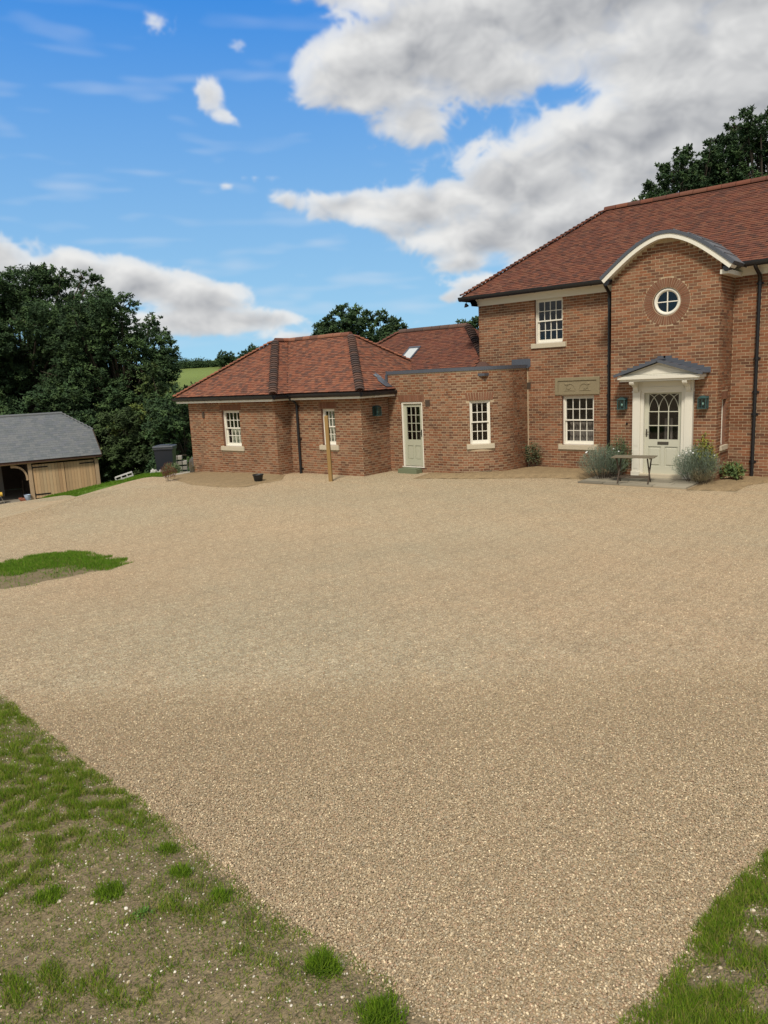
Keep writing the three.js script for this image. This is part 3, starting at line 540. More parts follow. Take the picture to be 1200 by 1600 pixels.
  mesh('letter_plate', at([box(.37, .68, .985, 1.07, zd + .001, zd + .012, .004), box(.39, .66, 1.0, 1.055, zd + .012, zd + .018, .002)]), M.brass, dr);
  mesh('handle', at([box(.035, .075, 1.2, 1.42, zd + .001, zd + .012, .004), bar([.055, 1.34, zd + .01], [.055, 1.34, zd + .06], .011), bar([.045, 1.34, zd + .06], [.165, 1.34, zd + .06], .011)]), M.brass, dr);
  mesh('door_curtain', at([box(.4, .46, .4, 1.7, -.5, -.48), box(.56, .62, .4, 1.7, -.5, -.48)]), M.curtainDim, dr);
  mesh('threshold', box(-2.68, -1.46, .05, .16, .95, 1.36, .01), M.stone, H);
  Bk.finish(p => p.z > -.1); Tl.finish();
  return H;
}
function thingless(name, geo, mat, parent) { return mesh(name, geo, mat, parent); }
buildHouse();
lantern('verdigris lantern between the black downpipe and the front door', [-3.21, 2.14, 1.212], 0);
lantern('verdigris lantern on the brick beside the front door, nearest the bay corner', [-.98, 2.14, 1.212], 0);

// ------------------------------------------------------------------ the single-storey wing and the curved link wall
function buildWing() {
  const g0 = thing('brick_wing', 'low brick wing with hipped clay tile roof and curved parapet wall', 'house wing', [-12, 0, 2]);
  g0.updateWorldMatrix(true, true);
  const Bk = new Pieces('brick', 'brick', 'brick_courses'), Tl = new Pieces('tile', 'roof_tile', 'tile_courses');
  const put = (name, geo, mat, parent = g0) => { const q = Array.isArray(geo) ? merge(geo) : geo; q.translate(12, 0, -2); return mesh(name, q, mat, parent); };
  const ltop = (h3, y0) => y0 + Math.round((h3 + .225 - y0) / COURSE) * COURSE;
  const wall = (name, A, B, y0, y1, hs, o = {}) => {
    const f = frame(A, B), [xa, xb] = o.trim ?? [0, f.L];
    const m = put(name, wallGeo(f, rect(xa, xb, y0 - .3, y1), hs.map(h => rect(h[0], h[1], h[2], h[3]))), [M.mortar, M.reveal]);
    bricks(Bk, m, f, y0, y1 - .02, (y, yb, yt) => { const out = []; for (const h of hs) { if (yt > h[2] + .002 && yb < h[3]) out.push([h[0], h[1]]); if (h[4] && yt > h[2] - h[4] && yb < h[2]) out.push([h[0] - .1, h[1] + .1]); if (yt > h[3] && yb < ltop(h[3], y0) - .01) out.push([h[0] - .1, h[1] + .1]); } if (o.extra) out.push(...o.extra(y, yb, yt)); return out; }, { bond: 'flemish', phase: o.phase ?? 0 });
    if (xa > 0) put('wall_end', box(.001, xa + .003, y0 - .3, y1, -.002, .0025).applyMatrix4(f.m), M.mortar);
    for (const h of hs) soldier(Bk, m, f, h[0] - .1, h[1] + .1, h[3] + .002, ltop(h[3], y0), 0);
    return { f, m };
  };
  const relocate = w => { w.position.set(12, 0, -2); return w; };
  // A: far wall; B: nearer wall
  const uA0 = -19.5, uA = -14.45, wA = 4.55, wB = 3.85, uB = -11.02, wL = 2.42;
  const A = wall('far_wall', [uA0, wA], [uA, wA], -.42, 2.66, [[-17.45 - uA0, -16.4 - uA0, .93, 2.27, .16]]);
  relocate(sash(g0, A.f, -17.45 - uA0, -16.4 - uA0, .93, 2.27, { cols: 4, over: .15, sillY: .16, curtain: [-17.38 - uA0, -16.45 - uA0, .95, 1.62, M.curtain] }));
  wall('return_wall', [uA, wA], [uA, wB], -.42, 2.66, [], { trim: [.302, wA - wB], phase: .1 });
  const Bw = wall('near_wall', [uA - .3, wB], [uB, wB], -.26, 2.66, [[-12.86 - uA + .3, -12.22 - uA + .3, 1.0, 2.25, .16]]);
  relocate(sash(g0, Bw.f, -12.86 - uA + .3, -12.22 - uA + .3, 1.0, 2.25, { cols: 3, over: .14, sillY: .16, curtain: [-12.82 - uA + .3, -12.26 - uA + .3, 1.0, 2.2, M.curtain] }));
  wall('return_wall', [uB, wB], [uB, wL], -.18, 2.66, [], { trim: [.302, wB - wL + .3], phase: .05 });
  // link wall: straight with the side door, then a quarter turn, then back to the house
  const L = wall('link_wall', [uB, wL], [-8.5, wL], -.06, 3.3, [[-10.46 - uB, -9.56 - uB, .2, 2.37, 0]], { trim: [.0, 2.52] });
  const arcC = [-8.5, wL - 1.5], rad = 1.5, Larc = rad * Math.PI / 2;
  const wc = 40 / 180 * Math.PI, hw = .335, a0 = wc - hw / rad, a1 = wc + hw / rad, wy = [.97, 2.36];
  const cells = []; const brk = [0, a0 * .5, a0, a1, (a1 + Math.PI / 2) / 2, Math.PI / 2];
  const N = 30, angs = []; for (let i = 0; i <= N; i++) angs.push(i / N * Math.PI / 2); for (const b of [a0, a1]) { let k = 0; angs.forEach((v, i) => { if (Math.abs(v - b) < Math.abs(angs[k] - b)) k = i; }); angs[k] = b; }
  const P = (a, r, y) => [arcC[0] + r * Math.sin(a), y, arcC[1] + r * Math.cos(a)];
  const wedge = (b0, b1, y0, y1) => { const vs = [P(b0, rad, y0), P(b1, rad, y0), P(b1, rad, y1), P(b0, rad, y1), P(b0, rad - .3, y0), P(b1, rad - .3, y0), P(b1, rad - .3, y1), P(b0, rad - .3, y1)]; return poly(vs, [[0, 1, 2, 3], [5, 4, 7, 6], [3, 2, 6, 7], [4, 5, 1, 0], [1, 5, 6, 2], [4, 0, 3, 7]], vs.map((_, q) => [(q % 4 === 0 || q % 4 === 3 ? b0 : b1) * rad, q % 4 < 2 ? y0 : y1])); };
  for (let i = 0; i < N; i++) { const inW = angs[i] >= a0 - 1e-6 && angs[i + 1] <= a1 + 1e-6; if (inW) cells.push(wedge(angs[i], angs[i + 1], -.36, wy[0]), wedge(angs[i], angs[i + 1], wy[1], 3.3)); else cells.push(wedge(angs[i], angs[i + 1], -.36, 3.3)); }
  const curve = put('curved_wall', cells, M.mortar);
  const arcAt = (l, r, y0, y1, z, s = 0) => { const t = a => V(...P(a / rad, rad + z, 0)); const q = (x, y, zz) => V(...P(x / rad, rad + zz, y)); return [q(l, y0, z), q(r, y0, z), q(r + s, y1, z), q(l + s, y1, z), q(l, y0, -.03), q(r, y0, -.03), q(r + s, y1, -.03), q(l + s, y1, -.03)]; };
  bricks(Bk, curve, { L: Larc }, -.06, 3.28, (y, yb, yt) => { const h = []; if (yt > wy[0] && yb < wy[1]) h.push([a0 * rad, a1 * rad]); if (yt > wy[0] - .15 && yb < wy[0]) h.push([a0 * rad - .12, a1 * rad + .12]); if (yt > wy[1] && yb < ltop(wy[1], -.06) - .01) h.push([a0 * rad - .1, a1 * rad + .1]); return h; }, { bond: 'flemish', at: arcAt, phase: .1 });
  soldier(Bk, curve, null, a0 * rad - .09, a1 * rad + .09, wy[1] + .002, ltop(wy[1], -.06), .05, arcAt);
  const cp = a => { const p = P(a, rad, 0); return [p[0], p[2]]; };
  const fw = frame(cp(a0 + .002), cp(a1 - .002)); relocate(sash(g0, fw, 0, fw.L, wy[0], wy[1], { cols: 3, set: .04, over: .12 }));
  wall('return_wall', [-7.0, arcC[1]], [-7.0, 0.004], -.06, 3.3, [], { phase: .2 });
  // parapet capping in lead, and the flat roof behind it
  const cap = [[uB - .02, wL + .035], ...Array.from({ length: 17 }, (_, i) => { const q = P(i / 16 * Math.PI / 2, rad + .035, 0); return [q[0], q[2]]; }), [-6.965, .005], [-7.35, .005], ...Array.from({ length: 17 }, (_, i) => { const q = P((16 - i) / 16 * Math.PI / 2, rad - .34, 0); return [q[0], q[2]]; }), [uB - .02, wL - .34]];
  put('lead_capping', extr(cap.map(p => [p[0], -p[1]]), .11).applyMatrix4(new THREE.Matrix4().makeRotationX(-Math.PI / 2)).translate(0, 3.302, 0), M.lead);
  put('flat_roof', box(-11, -7.32, 3.12, 3.2, .42, 2.1), M.lead);
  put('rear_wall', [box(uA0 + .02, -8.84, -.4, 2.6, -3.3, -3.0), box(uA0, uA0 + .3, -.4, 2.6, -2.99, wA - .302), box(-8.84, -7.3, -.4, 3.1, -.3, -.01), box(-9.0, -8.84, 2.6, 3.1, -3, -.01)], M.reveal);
  put('floor', box(uA0 + .3, -7.3, -.35, .1, -3.0, 2.1), M.darkInside); put('ceiling', [box(uA0 + .05, uB - .05, 2.67, 2.72, -3.2, 3.5), box(uA0 + .1, uA - .1, 2.672, 2.715, 3.51, 4.3), box(uB, -8.84, 2.67, 2.72, -3.2, 2.1)], M.darkInside);
  // eaves boards and gutters
  const eave = (a, b, nx, nz) => { const f = frame(a, b); return box(-.0, f.L, 2.585, 2.655, -.36, .33).applyMatrix4(f.m); };
  put('eaves_board', [eave([uA0 - .3, wA + .003], [uA + .3, wA + .003]), eave([uA + .31, wB + .003], [uB + .3, wB + .003]), box(uB - .1, uB + .33, 2.583, 2.653, wL + .01, wB - .36), box(uA0 - .3, uA0 + .02, 2.583, 2.653, -3, wA - .36), box(uA + .004, uA + .33, 2.581, 2.651, wB + .335, wA - .36)], M.white);
  put('gutter', gutter([-19.9, 2.79, 4.91], [-14.06, 2.79, 4.91]), M.black); put('gutter', gutter([-14.06, 2.775, 4.88], [-14.06, 2.775, 4.24]), M.black);
  put('gutter', gutter([-14.06, 2.79, 4.23], [-10.64, 2.79, 4.23]), M.black); put('gutter', gutter([-10.66, 2.775, 4.2], [-10.66, 2.775, 2.47]), M.black);
  const pu = -14.12; put('downpipe', [tube([[-14.02, 2.74, 4.2], [-14.02, 2.64, 4.2], [-13.98, 2.5, 4.0], [-13.98, 2.4, 3.93], [-13.98, 2.25, 3.93]], .045, 24, 10), bar([-13.98, 2.28, 3.93], [-13.98, -.2, 3.93], .045, 12), ...[2.35, 1.2, .15].flatMap(y => [bar([-13.98, y - .03, 3.93], [-13.98, y + .03, 3.93], .048, 12), box(-14.07, -13.89, y - .015, y + .015, 3.858, 3.9)])], M.black);
  // side door
  const df = frame([-10.46, wL], [-9.56, wL]); const dAt = q => merge(q).applyMatrix4(df.m).translate(12, 0, -2), dG = [], zd = -.075;
  mesh('door_frame', dAt([box(0, .06, .2, 2.37, -.16, -.02, .005), box(.84, .9, .2, 2.37, -.16, -.02, .005), box(.06, .84, 2.31, 2.37, -.16, -.02, .005), box(-.02, .92, .17, .2, -.2, .03)]), M.white, g0);
  const gx0 = .17, gx1 = .73, gy0 = 1.1, gy1 = 2.2, cw = (gx1 - gx0) / 3, chh = (gy1 - gy0) / 4;
  dG.push(box(.063, gx0, .21, 2.307, zd - .045, zd), box(gx1, .837, .21, 2.307, zd - .045, zd), box(gx0, gx1, gy1, 2.307, zd - .045, zd), box(gx0, gx1, .9, gy0, zd - .045, zd), box(gx0, gx1, .21, .42, zd - .045, zd), box(gx0, gx1, .42, .9, zd - .045, zd - .02), box(.41, .49, .42, .9, zd - .02, zd));
  for (const i of [1, 2]) dG.push(box(gx0 + i * cw - .009, gx0 + i * cw + .009, gy0, gy1, zd - .04, zd - .004));
  for (const j of [1, 2, 3]) for (let i = 0; i < 3; i++) dG.push(box(gx0 + i * cw + .009, gx0 + (i + 1) * cw - .009, gy0 + j * chh - .009, gy0 + j * chh + .009, zd - .04, zd - .004));
  const sd = mesh('side_door', dAt(dG), M.sage, g0);
  for (let i = 0; i < 3; i++) for (let j = 0; j < 4; j++) mesh('pane', dAt([new THREE.PlaneGeometry(cw, chh).translate(gx0 + (i + .5) * cw, gy0 + (j + .5) * chh, zd - .022)]), M.glass, sd);
  for (const [a, b] of [[.18, .4], [.5, .72]]) mesh('panel', dAt([box(a + .02, b - .02, .45, .87, zd - .02, zd - .006, .005)]), M.sage, sd);
  mesh('handle', dAt([box(.765, .80, 1.2, 1.44, zd + .001, zd + .012, .003), bar([.782, 1.36, zd + .01], [.782, 1.36, zd + .055], .01), bar([.79, 1.36, zd + .055], [.68, 1.36, zd + .055], .01)]), M.iron, sd);
  put('air_brick', [box(-9.42, -9.24, 2.22, 2.42, wL + .008, wL + .022)], M.darkWood);
  put('air_brick', [box(-18.6, -18.5, 2.0, 2.22, wA + .008, wA + .05)], M.darkWood);
  put('air_brick', [box(-7.15, -7.0, 3.1, 3.2, .02, .03)], M.darkWood);
  // --- tiled roofs
  const k = .69, nn = Math.hypot(1, k), ey = 2.83;
  const roof = put('tiled_roof', [
    roofDeck(V(-19.85, ey, 4.9), V(1, 0, 0), V(0, k / nn, -1 / nn), [[0, 0], [5.75, 0], [2.875, 2.875 * nn]]),
    roofDeck(V(-14.1, ey, 4.9), V(0, 0, -1), V(-1 / nn, k / nn, 0), [[0, 0], [.7, 0], [3.575, 2.875 * nn], [2.875, 2.875 * nn]]),
    roofDeck(V(-14.1, ey, 4.2), V(1, 0, 0), V(0, k / nn, -1 / nn), [[0, 0], [3.4, 0], [.5, 2.9 * nn], [-2.875, 2.875 * nn]]),
    roofDeck(V(-10.7, ey, 4.2), V(0, 0, -1), V(-1 / nn, k / nn, 0), [[0, 0], [5.8, 0], [2.9, 2.9 * nn]]),
    roofDeck(V(-19.85, ey, -3.4), V(0, 0, 1), V(1 / nn, k / nn, 0), [[0, 0], [8.3, 0], [5.425, 2.875 * nn], [0, 2.875 * nn]]),
    roofDeck(V(-10.7, ey, -1.6), V(-1, 0, 0), V(0, k / nn, 1 / nn), [[0, 0], [6.275, 0], [6.275, 2.9 * nn], [2.9, 2.9 * nn]]),
  ], M.deck);
  const T = (O, U, S, pts, o = {}) => tiles(Tl, roof, O, U, S, pts, { pal: tilePalWing, gauge: .108, ...o });
  T(V(-19.85, ey, 4.9), V(1, 0, 0), V(0, k / nn, -1 / nn), [[0, -.03], [5.75, -.03], [2.875, 2.875 * nn]]);
  T(V(-14.1, ey, 4.9), V(0, 0, -1), V(-1 / nn, k / nn, 0), [[0, -.03], [.7, -.03], [3.575, 2.875 * nn], [2.875, 2.875 * nn]]);
  T(V(-14.1, ey, 4.2), V(1, 0, 0), V(0, k / nn, -1 / nn), [[0, -.03], [3.4, -.03], [.5, 2.9 * nn], [-2.875, 2.875 * nn]]);
  T(V(-10.7, ey, 4.2), V(0, 0, -1), V(-1 / nn, k / nn, 0), [[0, -.03], [5.8, -.03], [2.9, 2.9 * nn]]);
  const yr = ey + 2.9 * k;
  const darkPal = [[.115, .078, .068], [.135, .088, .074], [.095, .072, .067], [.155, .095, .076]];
  bonnets(roof, [-19.85, ey, 4.9], [-16.975, yr, 2.025], { seed: 31, pal: tilePalWing.slice(0, 4) });
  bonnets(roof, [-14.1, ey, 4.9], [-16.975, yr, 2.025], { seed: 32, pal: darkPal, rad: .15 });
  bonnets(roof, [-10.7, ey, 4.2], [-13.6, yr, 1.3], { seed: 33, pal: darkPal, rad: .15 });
  bonnets(roof, [-10.7, ey, -1.6], [-13.6, yr, 1.3], { seed: 34, pal: tilePalWing.slice(0, 4) });
  ridge(roof, [-16.975, yr + .02, 2.0], [-16.975, yr + .02, 1.3], { seed: 35 }); ridge(roof, [-16.9, yr + .02, 1.3], [-13.6, yr + .02, 1.3], { seed: 36 });
  put('lead_flashing', [box(-11.06, -10.98, 2.9, 3.3, wL + .002, wL + .06), poly([[-11.5, 3.42, 2.5], [-10.72, 2.9, 2.5], [-10.72, 2.92, 2.85], [-11.05, 3.12, 2.85]], [[0, 1, 2, 3]])], M.lead);
  put('lead_flashing', poly([[-11.42, 3.36, 2.46], [-11.2, 3.22, 2.46], [-11.24, 3.26, 2.75], [-11.36, 3.34, 2.75]], [[0, 1, 2, 3]]), M.leadPale);
  // rear block
  const rw = -2, ru0 = -13.9, ru1 = -10.6, ry = 4.99, t1 = 3.1, ew = rw + t1, ye = ry - t1 * k;
  const rear = put('rear_roof', [roofDeck(V(ru0 - t1, ye, ew), V(1, 0, 0), V(0, k / nn, -1 / nn), [[0, 0], [ru1 - ru0 + 2 * t1, 0], [ru1 - ru0 + t1, t1 * nn], [t1, t1 * nn]]), roofDeck(V(ru1 + t1, ye, ew), V(0, 0, -1), V(-1 / nn, k / nn, 0), [[0, 0], [6.2, 0], [t1, t1 * nn]]), roofDeck(V(ru0 - t1, ye, rw - t1), V(0, 0, 1), V(1 / nn, k / nn, 0), [[0, 0], [6.2, 0], [t1, t1 * nn]]), roofDeck(V(ru1 + t1, ye, rw - t1), V(-1, 0, 0), V(0, k / nn, 1 / nn), [[0, 0], [ru1 - ru0 + 2 * t1, 0], [ru1 - ru0 + t1, t1 * nn], [t1, t1 * nn]])], M.deck);
  const RO = V(ru0 - t1, ye, ew), sk = [-12.62, -12.06, -.98, -.2];
  tiles(Tl, rear, RO, V(1, 0, 0), V(0, k / nn, -1 / nn), [[.9, .9], [ru1 - ru0 + 2 * t1 - .9, .9], [ru1 - ru0 + t1, t1 * nn], [t1, t1 * nn]], { pal: tilePal, holes: (s, t) => { const u = RO.x + s, w = ew - t / nn; return (u > sk[0] && u < sk[1] && w > sk[2] && w < sk[3]) || u > -8.9; } });
  tiles(Tl, rear, V(ru1 + t1, ye, ew), V(0, 0, -1), V(-1 / nn, k / nn, 0), [[1.6, 1.6], [4.6, 1.6], [t1, t1 * nn]], { pal: tilePal });
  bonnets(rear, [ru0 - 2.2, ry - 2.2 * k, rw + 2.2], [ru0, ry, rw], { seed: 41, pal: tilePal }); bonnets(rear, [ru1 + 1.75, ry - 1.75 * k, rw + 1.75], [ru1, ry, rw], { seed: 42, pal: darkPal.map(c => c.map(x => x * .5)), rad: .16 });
  ridge(rear, [ru0, ry + .02, rw], [ru1, ry + .02, rw], { seed: 43, pal: darkPal });
  // skylight
  const sF = new THREE.Matrix4().makeBasis(V(1, 0, 0), V(0, k / nn, -1 / nn), V(0, 1 / nn, k / nn)); const sy = w => ry - (w - rw) * k; sF.setPosition(sk[0], sy(sk[3]), sk[3]);
  const sw = sk[1] - sk[0], sh = (sk[3] - sk[2]) * nn, sAt = q => merge(q).applyMatrix4(sF);
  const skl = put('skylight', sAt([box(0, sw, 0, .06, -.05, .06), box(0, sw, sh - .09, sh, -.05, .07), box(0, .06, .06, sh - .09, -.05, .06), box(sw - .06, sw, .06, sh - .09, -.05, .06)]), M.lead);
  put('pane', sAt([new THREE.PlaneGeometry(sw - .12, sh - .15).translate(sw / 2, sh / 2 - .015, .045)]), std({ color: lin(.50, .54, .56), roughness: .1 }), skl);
  Bk.finish(); Tl.finish();
  return g0;
}
buildWing();
lantern('verdigris lantern on the low wing beside the pale green side door', [-11.012, 2.11, 3.15], Math.PI / 2);

// ------------------------------------------------------------------ ground, gravel, beds
function voronoi(n, cells, seed) {
  const r = rng(seed), px = [], py = [], id = []; for (let i = 0; i < cells * cells; i++) { px.push(r()); py.push(r()); id.push(r()); }
  const F = new Float32Array(n * n * 2);
  for (let j = 0; j < n; j++) for (let i = 0; i < n; i++) {
    const x = i / n * cells, y = j / n * cells, ci = Math.floor(x), cj = Math.floor(y); let d1 = 9, d2 = 9, k = 0;
    for (let b = -1; b <= 1; b++) for (let a = -1; a <= 1; a++) { const I = (ci + a + cells) % cells, J = (cj + b + cells) % cells, q = J * cells + I, dx = ci + a + .12 + .76 * px[q] - x, dy = cj + b + .12 + .76 * py[q] - y, d = dx * dx + dy * dy; if (d < d1) { d2 = d1; d1 = d; k = q; } else if (d < d2) d2 = d; }
    F[(j * n + i) * 2] = Math.sqrt(d2) - Math.sqrt(d1); F[(j * n + i) * 2 + 1] = id[k];
  }
  return F;
}
const stonePal = [[0.39, 0.31, 0.209], [0.452, 0.376, 0.257], [0.32, 0.252, 0.16], [0.53, 0.465, 0.339], [0.25, 0.194, 0.123], [0.374, 0.283, 0.183], [0.413, 0.337, 0.22], [0.187, 0.147, 0.097], [0.351, 0.244, 0.164], [0.437, 0.357, 0.235], [0.296, 0.24, 0.164]];
const VN = 1024, VF = voronoi(VN, 120, 8);
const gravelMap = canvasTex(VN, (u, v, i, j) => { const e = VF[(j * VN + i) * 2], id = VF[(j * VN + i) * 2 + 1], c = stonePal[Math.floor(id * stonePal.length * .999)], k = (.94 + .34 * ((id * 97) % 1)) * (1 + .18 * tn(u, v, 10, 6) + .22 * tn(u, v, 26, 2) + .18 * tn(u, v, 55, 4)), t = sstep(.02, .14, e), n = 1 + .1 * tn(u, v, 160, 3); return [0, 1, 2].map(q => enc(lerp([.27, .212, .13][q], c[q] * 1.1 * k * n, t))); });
const gravelBump = canvasTex(VN, (u, v, i, j) => { const e = VF[(j * VN + i) * 2], id = VF[(j * VN + i) * 2 + 1]; const h = sstep(0, .35, e) * (.55 + .45 * id); return [h, h, h]; }, { srgb: false });
for (const t of [gravelMap, gravelBump]) t.repeat.set(1 / 1.12, 1 / 1.12);
const soilMap = canvasTex(1024, (u, v) => { const a = tn(u, v, 8, 1), b = tn(u, v, 34, 2), c = tn(u, v, 120, 3), d = tn(u, v, 260, 5); const m = 1 + .16 * a + .22 * b + .25 * c + .25 * d; const st = d > .62 && c > 0 ? 1.8 : 1; return [enc(.205 * m * st), enc(.165 * m * st), enc(.10 * m * st)]; });
soilMap.repeat.set(.6, .6);
const soilBump = canvasTex(512, (u, v) => { const m = .5 + .2 * tn(u, v, 20, 2) + .2 * tn(u, v, 60, 3) + .15 * tn(u, v, 120, 5); return [m, m, m]; }, { srgb: false }); soilBump.repeat.set(.9, .9);
const turfMap = canvasTex(512, (u, v) => { const m = 1 + .2 * tn(u, v, 6, 1) + .25 * tn(u, v, 30, 2) + .3 * tn(u, v, 110, 3); return [enc(.9 * m * .5), enc(.9 * m * .5), enc(.9 * m * .5)]; });
turfMap.repeat.set(.5, .5);
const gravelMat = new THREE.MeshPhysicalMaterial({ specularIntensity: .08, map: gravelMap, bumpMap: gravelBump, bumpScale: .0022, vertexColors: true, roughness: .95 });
const bedMat = dry({ color: lin(1.4, 1.3, 1.25), map: soilMap, bumpMap: soilBump, bumpScale: .02, roughness: 1 });
const soilMat = dry({ map: soilMap, bumpMap: soilBump, bumpScale: .02, roughness: 1 });
const turfMat = dry({ map: turfMap, vertexColors: true, roughness: 1 });

{ // one sheet out to the horizon
  const radii = [0]; let s = .5; while (radii[radii.length - 1] < 1500) { radii.push(radii[radii.length - 1] + s); s = Math.min(60, s * 1.045); }
  const n = 200, P = [], U = [], C = [], I = [];
  radii.forEach((r, k) => { for (let i = 0; i <= n; i++) { const a = i / n * 2 * Math.PI, u = EYE[0] + r * Math.sin(a), w = EYE[2] - r * Math.cos(a); const y = far(u, w) - .045; P.push(u, y, w); U.push(u, w); const f = sstep(70, 130, r), m = 1 + .25 * N2(u * .02, w * .02) + .15 * N2(u * .1, w * .1); C.push(lerp(.17, .30, f) * m, lerp(.26, .40, f) * m, lerp(.07, .12, f) * m); } });
  for (let k = 0; k + 1 < radii.length; k++) for (let i = 0; i < n; i++) { const a = k * (n + 1) + i, b = a + n + 1; I.push(a, a + 1, b, b, a + 1, b + 1); }
  const q = new THREE.BufferGeometry(); q.setAttribute('position', new THREE.Float32BufferAttribute(P, 3)); q.setAttribute('uv', new THREE.Float32BufferAttribute(U, 2)); q.setAttribute('color', new THREE.Float32BufferAttribute(C, 3)); q.setIndex(I); q.computeVertexNormals();
  struct('ground', q, turfMat);
}
const inside = (p, poly) => { let c = false; for (let i = 0, j = poly.length - 1; i < poly.length; j = i++) { const a = poly[i], b = poly[j]; if ((a[1] > p[1]) !== (b[1] > p[1]) && p[0] < (b[0] - a[0]) * (p[1] - a[1]) / (b[1] - a[1]) + a[0]) c = !c; } return c; };
const edgeDist = (p, poly) => { let d = 1e9; for (let i = 0, j = poly.length - 1; i < poly.length; j = i++) { const a = poly[j], b = poly[i], vx = b[0] - a[0], vy = b[1] - a[1], t = clamp(((p[0] - a[0]) * vx + (p[1] - a[1]) * vy) / (vx * vx + vy * vy)); d = Math.min(d, Math.hypot(p[0] - a[0] - t * vx, p[1] - a[1] - t * vy)); } return d; };
function drape(name, pts, height, cell, mat, colour) {          // a sheet over the drive, cut to an outline
  const V2 = pts.map(p => new THREE.Vector2(...p)), tri = THREE.ShapeUtils.triangulateShape(THREE.ShapeUtils.isClockWise(V2) ? V2.reverse() : V2, []);
  const vs = V2.map(v => [v.x, v.y]); let T = tri; const mid = new Map();
  const M2 = (a, b) => { const k = a < b ? a + '_' + b : b + '_' + a; if (!mid.has(k)) { vs.push([(vs[a][0] + vs[b][0]) / 2, (vs[a][1] + vs[b][1]) / 2]); mid.set(k, vs.length - 1); } return mid.get(k); };
  const cellAt = typeof cell === 'function' ? cell : () => cell;
  const long = (a, b) => Math.hypot(vs[a][0] - vs[b][0], vs[a][1] - vs[b][1]) > cellAt((vs[a][0] + vs[b][0]) / 2, (vs[a][1] + vs[b][1]) / 2);
  for (let pass = 0; pass < 14; pass++) {
    let any = false; const N = [];
    for (const [a, b, c] of T) {
      const A = long(a, b), B = long(b, c), Cc = long(c, a), k = A + B + Cc; if (!k) { N.push([a, b, c]); continue; } any = true;
      if (k === 3) { const x = M2(a, b), y = M2(b, c), z = M2(c, a); N.push([a, x, z], [x, b, y], [z, y, c], [x, y, z]); }
      else if (k === 1) { const [p, q, r] = A ? [a, b, c] : B ? [b, c, a] : [c, a, b], x = M2(p, q); N.push([p, x, r], [x, q, r]); }
      else { const [p, q, r] = !Cc ? [a, b, c] : !A ? [b, c, a] : [c, a, b], x = M2(p, q), y = M2(q, r); N.push([x, q, y], [p, x, y], [p, y, r]); }
    }
    T = N; if (!any) break;
  }
  const P = [], U = [], C = []; for (const [u, w] of vs) { P.push(u, height(u, w), w); U.push(u, w); if (colour) C.push(...colour(u, w)); }
  const q = new THREE.BufferGeometry(); q.setAttribute('position', new THREE.Float32BufferAttribute(P, 3)); q.setAttribute('uv', new THREE.Float32BufferAttribute(U, 2)); if (colour) q.setAttribute('color', new THREE.Float32BufferAttribute(C, 3));
  q.setIndex(T.flatMap(([a, b, c]) => { const x = vs[b][0] - vs[a][0], y = vs[b][1] - vs[a][1], z = vs[c][0] - vs[a][0], t = vs[c][1] - vs[a][1]; return x * t - y * z > 0 ? [a, c, b] : [a, b, c]; })); q.computeVertexNormals();
  return struct(name, q, mat);
}
const atPx = (x, y, Z) => { const d = dirOf(x, y), t = Z / (-d.x * CY - d.z * SY); return [EYE[0] + d.x * t, EYE[1] + d.y * t, EYE[2] + d.z * t]; };
const bankBlades = [];
const rayAt = (x, y, Z) => { const d = dirOf(x, y), t = Z / (-d.x * CY - d.z * SY); return [EYE[0] + d.x * t, EYE[2] + d.z * t]; };
const verge = [[-60, 800, 36.5], [0, 789, 38.2], [57, 783, 39.2], [75, 781, 37.6], [110, 776.5, 35.8], [150, 769.5, 33.8], [199, 759.5, 31.4], [222, 753, 30.2], [254, 745.5, 28.8]].map(p => rayAt(...p));
const gravelOut = [...verge, [-18, 3.6], [-15, 1], [4.5, -1], [9, -1], toUW(24, 16), toUW(24, -8), toUW(-34, -8), toUW(-36, 30)];
const gravelTone = (u, w) => { const a = N2(u * .22, w * .22), b = N2(u * .7 + 9, w * .7), c = N2(u * .09 + 3, w * .13); const tr = N2(u * .5 + 2 * N2(u * .1, w * .1), w * .12 + 7), m = 1 + .035 * a + .035 * b - .04 * sstep(.35, .8, tr), red = .05 * c + .03 * N2(u * 1.6, w * 1.6 + 4); return [m * (1 + red), m, m * (1 - red * .5)]; };
drape('gravel_courtyard', gravelOut, (u, w) => g(u, w) - .008 * (1 - sstep(3.5, 6.8, toXZ(u, w)[1])), (u, w) => clamp(Math.hypot(u - EYE[0], w - EYE[2]) * .07, .35, 1.6), gravelMat, gravelTone);

